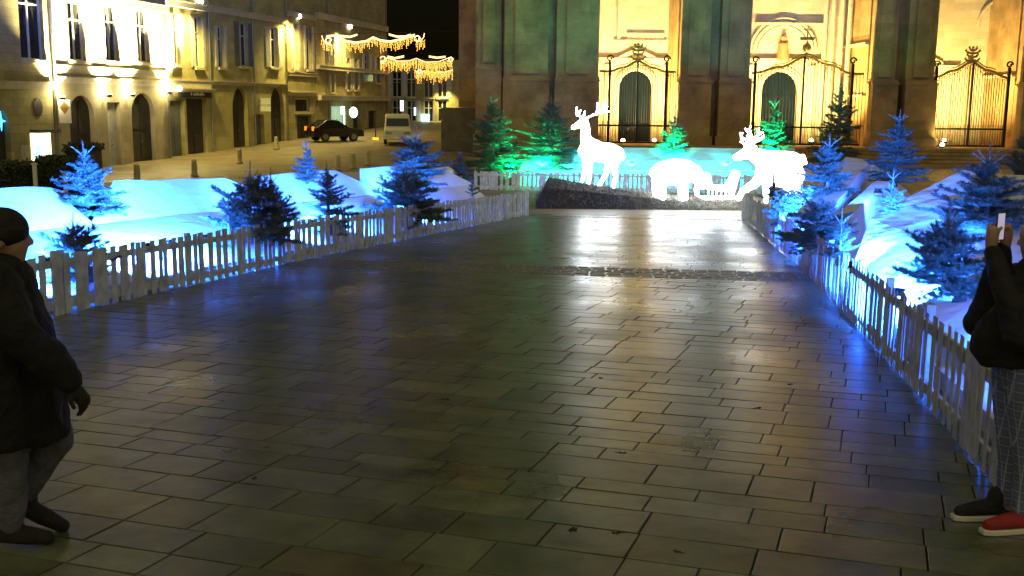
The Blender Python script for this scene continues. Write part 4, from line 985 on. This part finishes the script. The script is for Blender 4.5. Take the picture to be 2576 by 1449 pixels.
o = MB(); p = bf(X(1962), Z(128), .12); o.tube([p+V((0, 0, -.55)), p, p+V((0, 0, .45)), p+V((0, 0, .62))], [.42, .34, .3, .1], 12); o.ball(p+V((0, -.05, .8)), .2, 10, 8); o.build('niche_statue', M['red_st'], cath)
o = MB()
for x in (2062, 2078, 2096, 2112): o.tube([bf(X(x), ZF, .25+.015*(x-2060)), bf(X(x), ZH, .25+.015*(x-2060))], .13, 8)
fbox(o, bf, X(1890), X(2060), Z(62), Z(56), .01, .3); o.build('column', M['cathd'], cath)
# right jamb of the middle porch with niches
jf = lambda s, z, d=0: V((cX(2178)-.02-d, CY0+s, z))
o = MB(); wall(o, jf, 0, 4, ZB, ZH, [[.9, 2.0, Z(300), Z(150), 1.0], [2.5, 3.5, Z(300), Z(150), 1.0]], .35); fbox(o, jf, 0, 4, Z(240), Z(236), .004, .2); fbox(o, jf, 0, 4, Z(118), Z(112), .004, .25); o.build('porch_jamb', M['cathl'], cath)
for s_ in (1.45, 3.0):
    o = MB(); p = jf(s_, Z(285), -.2); o.tube([p, p+V((0, 0, .5)), p+V((0, 0, 1.4)), p+V((0, 0, 1.7))], [.26, .22, .26, .1], 10); o.ball(p+V((0, 0, 1.85)), .16, 8, 6); o.build('jamb_statue', M['cathd'], cath)
bf, X, Z, L, Rr, Yb = porch(2338, 2500, (2304, 2352, 190, 340), ped=((2250, 168), (2296, 128), (2362, 160)))
o = MB(); fbox(o, bf, X(2420), X(2424), ZF, Z(150), .01, .4); o.tube([bf(X(2500)-1.4*math.cos(math.pi*i/16), Z(60)+1.6*math.sin(math.pi*i/16), .15) for i in range(17)], .1, 7); o.build('blind_arch', M['cathd'], cath)
jf2 = lambda s, z, d=0: V((cX(2549)-.02-d, CY0+s, z))
o = MB(); wall(o, jf2, 0, 4, ZB, ZH, [[.9, 2.2, Z(300), Z(160), 1.0]], .3); fbox(o, jf2, 0, 4, Z(190), Z(184), .004, .2); o.build('porch_jamb', M['cathl'], cath)
# porch vault that closes the recesses above
for a, e in ((1500, 1704), (1878, 2182), (2334, 2560)):
    o = MB(); fbox(o, cf, cX(a), cX(e), ZH-2.2, ZH-2, -4.6, .2); o.build('porch_vault', M['cathl'], cath)

# wrought iron gates across the porches
def gate(label, xl, xr, px0, px1, ytop_side, crest, ybase, finial, Y=61.6, stars=(), nb=30, ring=False):
    gx = lambda x: cX(x, Y); gz = lambda y: cZ(y, Y)
    root = thing('iron_gate', label, 'gate', (gx((xl+xr)/2), Y, ZF), 'iron gates across the porches')
    def crest_y(x):
        if x <= px0 or x >= px1: return ytop_side
        for (xa, ya), (xb, yb) in zip(crest, crest[1:]):
            if xa <= x <= xb:
                t = (x-xa)/(xb-xa); t = t*t*(3-2*t); return ya+(yb-ya)*t
        return ytop_side
    zb = ZF+.04
    bars = MB()
    n = nb
    for i in range(n+1):
        x = xl+(xr-xl)*i/n; bars.tube([(gx(x), Y, zb), (gx(x), Y, gz(crest_y(x)))], .022, 5)
    m = n*2
    zk = gz(ybase)
    for i in range(m+1):
        x = xl+(xr-xl)*i/m; bars.tube([(gx(x), Y-.02, zb), (gx(x), Y-.02, zk+.25)], .014, 4)
    bars.build('bar_panel', M['iron'], root)
    for yy in (ybase,):
        o = MB(); o.box(gx(xl), gx(xr), Y-.05, Y+.03, gz(yy)-.05, gz(yy)+.05); o.build('rail', M['iron'], root)
    o = MB(); o.box(gx(xl), gx(xr), Y-.05, Y+.03, zb, zb+.1); o.build('rail', M['iron'], root)
    o = MB(); N = 40; P = [(gx(xl+(xr-xl)*i/N), Y, gz(crest_y(xl+(xr-xl)*i/N))) for i in range(N+1)]; o.tube(P, .075, 7); o.tube([(p[0], p[1], p[2]+.16) for p in P[8:-8]], .04, 6)
    for i in range(3, N-2, 2):
        c = P[i]; o.tube([(c[0]+.12*math.cos(.6*k)*(1-k*.06), c[1]-.03, c[2]-.22+.12*math.sin(.6*k)*(1-k*.06)) for k in range(11)], .02, 5)
    o.build('crest_rail', M['gilt'], root)
    for x in (px0, px1, (xl+xr)/2 if not ring else (px0+px1)/2):
        mid_ = not (x in (px0, px1)); o = MB(); zt = gz(crest_y(x)) + (.0 if mid_ else .55); wd = .045 if mid_ else .07
        o.box(gx(x)-wd, gx(x)+wd, Y-.09, Y+.06, zb, zt)
        if not mid_:
            o.tube([(gx(x)+.2*math.cos(.55*k)*(1-k*.05), Y, zt+.16+.2*math.sin(.55*k)*(1-k*.05)) for k in range(14)], .05, 6)
        o.build('gate_post', M['iron'], root)
    fx, fy0, fy1 = finial; o = MB(); z0, z1 = gz(fy0), gz(fy1); hgt = z1-z0; c = V((gx(fx), Y, z0))
    o.tube([c, c+V((0, 0, hgt))], [.07, .03], 7)
    if ring:
        o.ball(c+V((0, 0, hgt*.28)), .26, 12, 8); o.box(c.x-.4, c.x+.4, Y-.05, Y+.05, z0+hgt*.52, z0+hgt*.62); o.box(c.x-.25, c.x+.25, Y-.04, Y+.04, z0+hgt*.82, z0+hgt*.86)
    else:
        for q, (t, wv) in enumerate(((.1, .42), (.38, .32), (.62, .42), (.8, .22))):
            for sgn in (-1, 1):
                p = c+V((0, 0, hgt*t)); o.tube([p, p+V((sgn*wv*.6, 0, .02)), p+V((sgn*wv, 0, .16)), p+V((sgn*wv*.85, 0, .24))], [.08, .07, .06, .03], 6)
        o.ball(c+V((0, 0, hgt*.98)), .08, 8, 6)
    o.build('finial', M['gilt'], root)
    for (x, y) in stars:
        c = V((gx(x), Y-.1, gz(y))); o = MB(); o.prism([c+V(((.28 if k % 2 == 0 else .1)*math.cos(k*.7854), 0, (.28 if k % 2 == 0 else .1)*math.sin(k*.7854))) for k in range(8)], (0, -.03, 0)); o.build('star', glow('gold_star_glow', (1, .62, .12), .9), root)  # gold colour of the star comes from emission
    return root
gate('iron gate with a gilded leafy finial across the left porch', 1506, 1698, 1532, 1674, 182, [(1532, 182), (1566, 172), (1602, 156), (1640, 172), (1674, 182)], 318, (1602, 156, 112))
gate('iron gate with a crowned ball and cross finial across the middle porch', 1888, 2168, 1896, 2140, 182, [(1896, 182), (1960, 166), (2022, 140), (2080, 160), (2140, 182)], 318, (2022, 140, 60), ring=True, nb=34)
gate('iron gate with two gold stars across the right porch', 2346, 2536, 2350, 2532, 188, [(2350, 188), (2390, 172), (2437, 150), (2480, 170), (2532, 188)], 318, (2437, 152, 112), stars=((2350, 263), (2508, 266)))
# floodlights on the porch floors
PY = (1.0, .71, .24)
def porchlight(label, x, y, Y, e, aim, seen=True):
    p = at(x, y, Y); p.z = max(p.z, ZF+.12) if Y > 60 else zg(Y)+.7
    root = thing('porch_floodlight', label, 'floodlight', p, 'floodlights in the church porches')
    b = MB(); b.tube([p-V((0, 0, .1)), p], [.14, .17], 12); b.build('housing', M['blk'], root)
    b = MB(); b.ball(p+V((0, -.02, .06)), .12, 10, 8); b.build('lens', glow('porch_lens', (1, .85, .5), 14), root, True)
    light('SPOT', p+V((0, 0, .25)), PY, e*3.0, root, aim, .15, 150, .9)
def up(x, Y, z): return V((cX(x, Y), Y, z))
porchlight('porch floodlight left of the left church door', 1567, 356, 62.0, 2600, up(1580, 66, 9))
porchlight('porch floodlight right of the left church door', 1646, 356, 62.0, 2600, up(1630, 66, 9))
porchlight('porch floodlight right of the middle church door', 2040, 356, 62.0, 3000, up(2010, 66, 9))
porchlight('porch floodlight left of the middle church door, behind the antlered figure', 1900, 356, 62.0, 2600, up(1930, 66, 9))
porchlight('porch floodlight at the left post of the right gate', 2374, 356, 62.0, 3000, up(2390, 66, 9))
porchlight('low floodlight on the steps before the right gate', 2369, 378, 60.5, 120, up(2400, 64, 3))
for lb, x0, x1 in (('dark clipped hedge at the foot of the buttress left of the middle porch', 1705, 1884), ('dark clipped hedge at the foot of the buttress right of the middle porch', 2150, 2335)):
    pass

# ------------------------------------------------------------------ people
def hand(b, wrist, d, n, s=1.0):
    """gloved hand: palm, four bent fingers of unequal length, thumb from the side of the palm"""
    d = V(d).normalized(); n = V(n).normalized(); u = d.cross(n).normalized(); wr = V(wrist)
    b.caps([(*wr, .03*s), (*(wr+d*.05*s), .036*s), (*(wr+d*.085*s), .034*s)])
    for i, (o, L) in enumerate(((-.03, .07), (-.01, .08), (.01, .075), (.03, .058))):
        a = wr+d*.085*s+u*o*s; e = a+(d*.8+n*.5)*L*.55*s; f = e+(d*.25+n*.95)*L*.5*s; b.caps([(*a, .011*s), (*e, .0105*s), (*f, .009*s)], 8)
    a = wr+d*.03*s-u*.035*s; e = a+(d*.6-u*.7)*.04*s; f = e+(d*.9+n*.3)*.035*s; b.caps([(*a, .014*s), (*e, .012*s), (*f, .010*s)], 8)
def head(b, c, f, s=1.0):
    """skull, jaw, nose, ears; f is where the face looks"""
    f = V(f).normalized(); u = V((0, 0, 1)); l = u.cross(f).normalized(); c = V(c)
    P = lambda a, e, z: c+f*a*s+l*e*s+u*z*s
    b.caps([(*P(-.02, 0, .02), .098*s), (*P(.02, 0, .03), .092*s)]); b.caps([(*P(.03, 0, -.03), .075*s), (*P(.045, 0, -.085), .048*s)])
    b.caps([(*P(.10, 0, .012), .012*s), (*P(.118, 0, -.025), .017*s)], 8); b.caps([(*P(.085, -.02, -.062), .014*s), (*P(.085, .02, -.062), .014*s)], 8)
    b.caps([(*P(.078, -.045, .03), .018*s), (*P(.088, 0, .035), .016*s), (*P(.078, .045, .03), .018*s)], 8)
    for sg_ in (-1, 1): b.caps([(*P(-.01, .092*sg_, .01), .02*s), (*P(-.02, .096*sg_, -.03), .014*s)], 8)
    b.caps([(*P(-.03, 0, -.05), .06*s), (*P(-.05, 0, -.16), .058*s)])
def eyes(root, c, f, s=1.0):
    f = V(f).normalized(); u = V((0, 0, 1)); l = u.cross(f).normalized(); c = V(c)
    for sg_ in (-1, 1):
        b = MB(); b.ball(c+f*.083*s+l*.034*sg_*s+u*.012*s, .013*s, 8, 6); b.build('eye', M['blk'], root, True)
skin = mat('skin', (.42, .25, .18), .5, .1, 6)
def cloth(name, col, var=.3, sc_=8): return mat(name, col, .9, var, sc_, .9, 9)
ftex = bpy.data.textures.new('folds', 'CLOUDS'); ftex.noise_scale = .16; ftex.noise_depth = 2
def folds(o, s):
    k = o.modifiers.new('folds', 'DISPLACE'); k.texture = ftex; k.texture_coords = 'LOCAL'; k.strength = s; k.mid_level = .5; return o
# --- walking man at the left edge
G = gnd(80, 1352); o = lambda x, y, z: (G.x+x, G.y+y, zg(G.y+y)+z)
body = MB(); f = V((.92, .38, 0)); hc = o(-.03, 0, 1.545)
head(body, hc, f); body.caps([o(-.05, 0, 1.36)+(.07,), o(-.06, 0, 1.1)+(.14,), o(-.05, 0, .92)+(.13,)])
for y, pts in ((-.1, ((-.05, .88, .085), (-.03, .5, .055), (-.05, .1, .04))), (.1, ((-.03, .88, .085), (.11, .5, .055), (-.06, .2, .04)))):
    body.caps([o(x, y, z)+(r_,) for x, z, r_ in pts])
ps = lambda x, y, z: V(o(x, y, z))
for sy, pts in ((-1, ((-.05, 1.32), (.12, 1.08), (.27, .9))), (1, ((-.08, 1.32), (-.22, 1.08), (-.24, .84)))):
    body.caps([o(x, .2*sy, z)+(.045,) for x, z in pts])
man = body.build('person', skin, None, remesh=.012, soft=2)
tag(man, 'person in a dark hooded coat and dark cap striding out at the left edge', 'person'); eyes(man, hc, f)
b = MB(); b.caps([o(-.05, 0, 1.38)+(.10,), o(-.05, 0, 1.28)+(.16,), o(-.06, 0, 1.1)+(.175,)])
b.tube([o(-.05, 0, 1.3), o(-.05, 0, 1.1), o(-.03, 0, .9), o(-.02, 0, .7), o(-.02, 0, .56), o(-.02, 0, .52)], [.15, .2, .225, .235, .235, .21], 22)
for sy in (-1, 1):
    b.caps([o(-.05, .1*sy, 1.35)+(.1,), o(-.05, .17*sy, 1.0)+(.12,)]); b.tube([o(-.05, .15*sy, 1.1), o(-.03, .15*sy, .85), o(-.02, .13*sy, .54)], [.1, .15, .16], 18)
b.caps([o(-.02, -.17, 1.34)+(.115,), o(.13, -.24, 1.1)+(.105,), o(.27, -.2, .93)+(.085,), o(.31, -.19, .88)+(.075,)]); b.caps([o(-.08, .18, 1.34)+(.1,), o(-.22, .24, 1.08)+(.09,), o(-.25, .22, .86)+(.075,)])
b.caps([o(-.14, 0, 1.42)+(.09,), o(-.10, .06, 1.42)+(.08,)]); b.caps([o(-.10, -.07, 1.43)+(.075,), o(.02, -.07, 1.41)+(.05,)])
folds(b.build('coat', cloth('dark_coat', (.007, .007, .008)), man, remesh=.016, soft=6), .055)
b = MB(); c_ = V(hc); b.ball(c_+V((-.012, 0, .045)), .118, 16, 10, 1.08, 1, .92); b.tube([c_+V((-.012, 0, .0)), c_+V((-.012, 0, .05))], [.121, .122], 20); b.build('cap', cloth('dark_knit', (.014, .013, .013)), man, remesh=.012, soft=3)
b = MB(); b.caps([o(-.06, -.1, .9)+(.12,), o(-.03, -.1, .5)+(.09,), o(-.05, -.1, .12)+(.07,)]); b.caps([o(-.05, 0, .92)+(.16,), o(-.04, 0, .85)+(.15,)]); b.caps([o(-.03, .1, .9)+(.12,), o(.11, .1, .5)+(.09,), o(-.06, .1, .22)+(.07,)])
folds(b.build('trousers', cloth('grey_trousers', (.11, .11, .15)), man, remesh=.016, soft=3), .035)
for (x, y, z, t) in ((-.05, -.1, .06, .0), (-.06, .1, .15, .06)):
    b = MB(); b.caps([o(x-.04, y, z)+(.05,), o(x+.08, y, z-.01-t)+(.048,), o(x+.18, y, z-.02-t*1.7)+(.036,)]); b.caps([o(x, y, z+.02)+(.055,), o(x, y, z+.08)+(.055,)]); b.build('shoe', cloth('black_leather', (.015, .014, .014)), man, remesh=.01, soft=3)
for w_, d_, nn in (((.33, -.19, .85), (.55, .1, -.8), (-.7, .3, -.5)), ((-.26, .22, .82), (-.15, 0, -1), (.9, 0, -.2))):
    b = MB(); hand(b, o(*w_), d_, nn, 1.05); b.build('glove', cloth('black_glove', (.012, .012, .012)), man, remesh=.006, soft=1)

# --- standing woman at the right edge, taking a picture
G2 = gnd(2524, 1322); o = lambda x, y, z: (G2.x+x, G2.y+y, zg(G2.y+y)+z)
f = V((-.6, .8, .0)); hc = o(.045, -.03, 1.56); body = MB(); head(body, hc, f, .98)
body.caps([o(.07, 0, 1.38)+(.06,), o(.05, 0, 1.1)+(.12,), o(.04, 0, .9)+(.14,)])
for y in (-.09, .09): body.caps([o(.03, y, .9)+(.1,), o(.04, y, .5)+(.06,), o(.05, y, .09)+(.042,)])
PH = V(o(-.115, .1, 1.625))                            # middle of the phone
AR = []
for sy in (-1, 1):
    wr = PH + V((.06*sy, .05*sy, -.105)); AR.append(wr)
    body.caps([o(.06, .17*sy, 1.32)+(.05,), o(-.11, .24*sy, 1.10)+(.042,), (*wr, .03)])
wom = body.build('person', skin, None, remesh=.012, soft=2); tag(wom, 'person in a short black jacket, checked leggings and red sneakers raising a phone', 'person'); eyes(wom, hc, f, .98)
for sy, wr in zip((-1, 1), AR):
    b = MB(); u_ = V((0, 0, 1)); side = V((.8*sy, .6*sy, 0))
    b.caps([(*wr, .029), (*(wr+u_*.05), .034), (*(wr+u_*.085), .032)])
    for i, (q, L) in enumerate(((.0, .062), (.022, .072), (.044, .068), (.066, .054))):   # fingers close round the edge of the phone
        k0 = wr+u_*(.045+q)-f*0+V((f.x*.018, f.y*.018, 0)); k1 = k0+V((f.x*.022, f.y*.022, 0))-side*L*.45; k2 = k1-side*L*.5
        b.caps([(*k0, .0115), (*k1, .0105), (*k2, .009)], 8)
    k0 = wr+u_*.05-f.normalized()*.02; k1 = k0+u_*.04-side*.02; k2 = k1+u_*.012-side*.028; b.caps([(*k0, .014), (*k1, .012), (*k2, .010)], 8)
    b.build('hand', skin, wom, remesh=.006, soft=1)
ph = MB(); fu = f.normalized(); su = fu.cross(V((0, 0, 1))).normalized()
ph.hexa([PH+su*a_*.037+fu*d_*.004+V((0, 0, z_*.075)) for z_ in (-1, 1) for a_, d_ in ((-1, -1), (1, -1), (1, 1), (-1, 1))])
phone = tag(ph.build('phone', M['blk'], None, bev=.003), 'dark phone held up in the hands of the standing woman', 'phone')
sp_ = MB(); sp_.hexa([PH-fu*(.0045+.0012*k_)+su*a_*.033+V((0, 0, z_*.069)) for z_ in (-1, 1) for a_, k_ in ((-1, 1), (1, 1), (1, 0), (-1, 0))]); sp_.build('screen', glow('phone_screen', (.42, .36, .5), .9), phone)
b = MB(); b.caps([o(.06, 0, 1.40)+(.105,), o(.05, 0, 1.3)+(.15,), o(.03, 0, 1.12)+(.165,)])
b.tube([o(.05, 0, 1.3), o(.03, 0, 1.12), o(.02, 0, .98), o(.03, 0, .93), o(.03, 0, .9)], [.13, .175, .2, .2, .17], 22)
for sy, wr in zip((-1, 1), AR):
    b.caps([o(.04, .1*sy, 1.33)+(.1,), o(.03, .13*sy, 1.1)+(.11,)]); b.tube([o(.03, .12*sy, 1.15), o(.03, .12*sy, 1.0), o(.03, .11*sy, .91)], [.1, .13, .12], 16)
    e_ = V(o(-.12, .24*sy, 1.09)); b.caps([o(.06, .18*sy, 1.33)+(.095,), (*e_, .088), (*e_.lerp(wr, .5), .068), (*e_.lerp(wr, .93), .05)])
b.tube([o(-.08, 0, 1.2), o(-.14, 0, 1.06), o(-.15, 0, .98), o(-.12, 0, .92)], [.08, .1, .11, .09], 16)
b.caps([o(.08, -.09, 1.44)+(.07,), o(.16, 0, 1.43)+(.08,), o(.08, .09, 1.44)+(.07,)])
folds(b.build('jacket', cloth('black_jacket', (.012, .012, .013)), wom, remesh=.015, soft=4), .045)
def plaid():
    m = bpy.data.materials.new('checked_cloth'); m.use_nodes = True; nt = m.node_tree; L = nt.links.new; bs = nt.nodes['Principled BSDF']; bs.inputs['Roughness'].default_value = .9
    tc = nt.nodes.new('ShaderNodeTexCoord'); sp = nt.nodes.new('ShaderNodeSeparateXYZ'); L(tc.outputs['Object'], sp.inputs[0]); acc = None
    for ax, per, w_ in (('X', .042, .1), ('X', .042, None), ('Y', .05, .1), ('Z', .05, .09), ('Z', .025, .05)):
        if w_ is None: continue
        mm = nt.nodes.new('ShaderNodeMath'); mm.operation = 'MULTIPLY'; mm.inputs[1].default_value = 1/per; L(sp.outputs[ax], mm.inputs[0])
        fr__ = nt.nodes.new('ShaderNodeMath'); fr__.operation = 'FRACT'; L(mm.outputs[0], fr__.inputs[0])
        lt = nt.nodes.new('ShaderNodeMath'); lt.operation = 'LESS_THAN'; lt.inputs[1].default_value = w_; L(fr__.outputs[0], lt.inputs[0])
        if acc is None: acc = lt
        else:
            ad = nt.nodes.new('ShaderNodeMath'); ad.operation = 'MAXIMUM'; L(acc.outputs[0], ad.inputs[0]); L(lt.outputs[0], ad.inputs[1]); acc = ad
    mx = nt.nodes.new('ShaderNodeMix'); mx.data_type = 'RGBA'; L(acc.outputs[0], mx.inputs['Factor']); mx.inputs[6].default_value = (.13, .16, .30, 1); mx.inputs[7].default_value = (.36, .39, .55, 1); L(mx.outputs[2], bs.inputs['Base Color'])  # blue raised in the cloth colours to stand for floodlight falling on her
    return m
b = MB(); b.caps([o(.04, 0, .95)+(.15,), o(.04, 0, .86)+(.15,)])
for y in (-.09, .09): b.caps([o(.03, y, .88)+(.12,), o(.03, y, .7)+(.105,), o(.04, y, .5)+(.08,), o(.06, y, .34)+(.075,), o(.05, y, .12)+(.055,)])
folds(b.build('leggings', plaid(), wom, remesh=.014, soft=3), .018)
redc = cloth('red_mesh', (.35, .03, .04)); blkc = cloth('black_mesh', (.02, .02, .025))
for (y, x, m_, dr) in ((-.10, .05, redc, (-.97, -.2)), (.10, -.01, blkc, (-.98, -.1))):
    b = MB(); dx, dy = dr; b.caps([o(x+.05, y, .065)+(.042,), o(x, y, .075)+(.05,), o(x+dx*.1, y+dy*.1, .065)+(.045,), o(x+dx*.2, y+dy*.2, .05)+(.035,)]); b.caps([o(x, y, .09)+(.05,), o(x+.01, y, .14)+(.05,)])
    s_ = b.build('shoe', m_, wom, remesh=.009, soft=3)
    b = MB(); P = [(.09, .038), (.0, .042), (-.1, .046), (-.19, .044), (-.245, .025)]; ring_ = [(x-t if False else x+dx*(-t), y+dy*(-t)) for t, _ in P]
    top_ = []; n_ = V((-dy, dx, 0))
    for (t, wv) in P: top_.append((t, wv))
    poly = [V(o(x-dx*t*1.0, y-dy*t, .0))+n_*wv for t, wv in top_] + [V(o(x-dx*t, y-dy*t, .0))-n_*wv for t, wv in reversed(top_)]
    poly = [p_ + V((0, 0, .004)) for p_ in poly]; b.prism(poly, (0, 0, .03)); b.build('sole', M['plain'], s_, bev=.006)
hm = cloth('dark_hair', (.03, .02, .015)); b = MB(); c_ = V(hc); f = f.normalized()
b.caps([(*(c_-f*.02+V((0, 0, .04))), .108), (*(c_-f*.05+V((0, 0, .0))), .1), (*(c_-f*.05-V((0, 0, .08))), .07)]); b.ball(c_-f*.16+V((0, 0, .03)), .055, 10, 8); b.ball(c_-f*.02+V((0, 0, .14)), .04, 8, 6)
b.build('hair', hm, wom, remesh=.01, soft=2)

# ------------------------------------------------------------------ dead leaves on the slabs
leafm = mat('dead_leaf', (.03, .022, .012), .8, .3, 20); r = random.Random(9); first = None
for (x, y) in ((1566, 1146), (1441, 1342), (1551, 1349), (1703, 1396), (1908, 1032), (1986, 972), (1511, 956), (1696, 782), (640, 1210), (1120, 1010)):
    g = gnd(x, y); g.z += .012
    if first is None:
        b = MB(); P = [(math.cos(a*.524)*(.045 if a % 2 else .027), math.sin(a*.524)*(.03 if a % 2 else .018), .004+.006*(a % 3)) for a in range(12)]
        b.add([(0, 0, .002)]+P, [(0, 1+k, 1+(k+1) % 12) for k in range(12)]); b.tube([(.03, 0, .006), (.07, .008, .012)], .003, 4)
        first = b.build('fallen_leaf', leafm, None); o_ = first
    else: o_ = first.copy(); COL.objects.link(o_)
    o_.location = g; o_.rotation_euler = (0, 0, r.uniform(0, 6.28)); s_ = r.uniform(.8, 1.4); s_ *= .7; o_.scale = (s_, s_, s_)
    tag(o_, 'small dark dead leaf lying on the stone slabs', 'leaf', 'dead leaves on the paving')
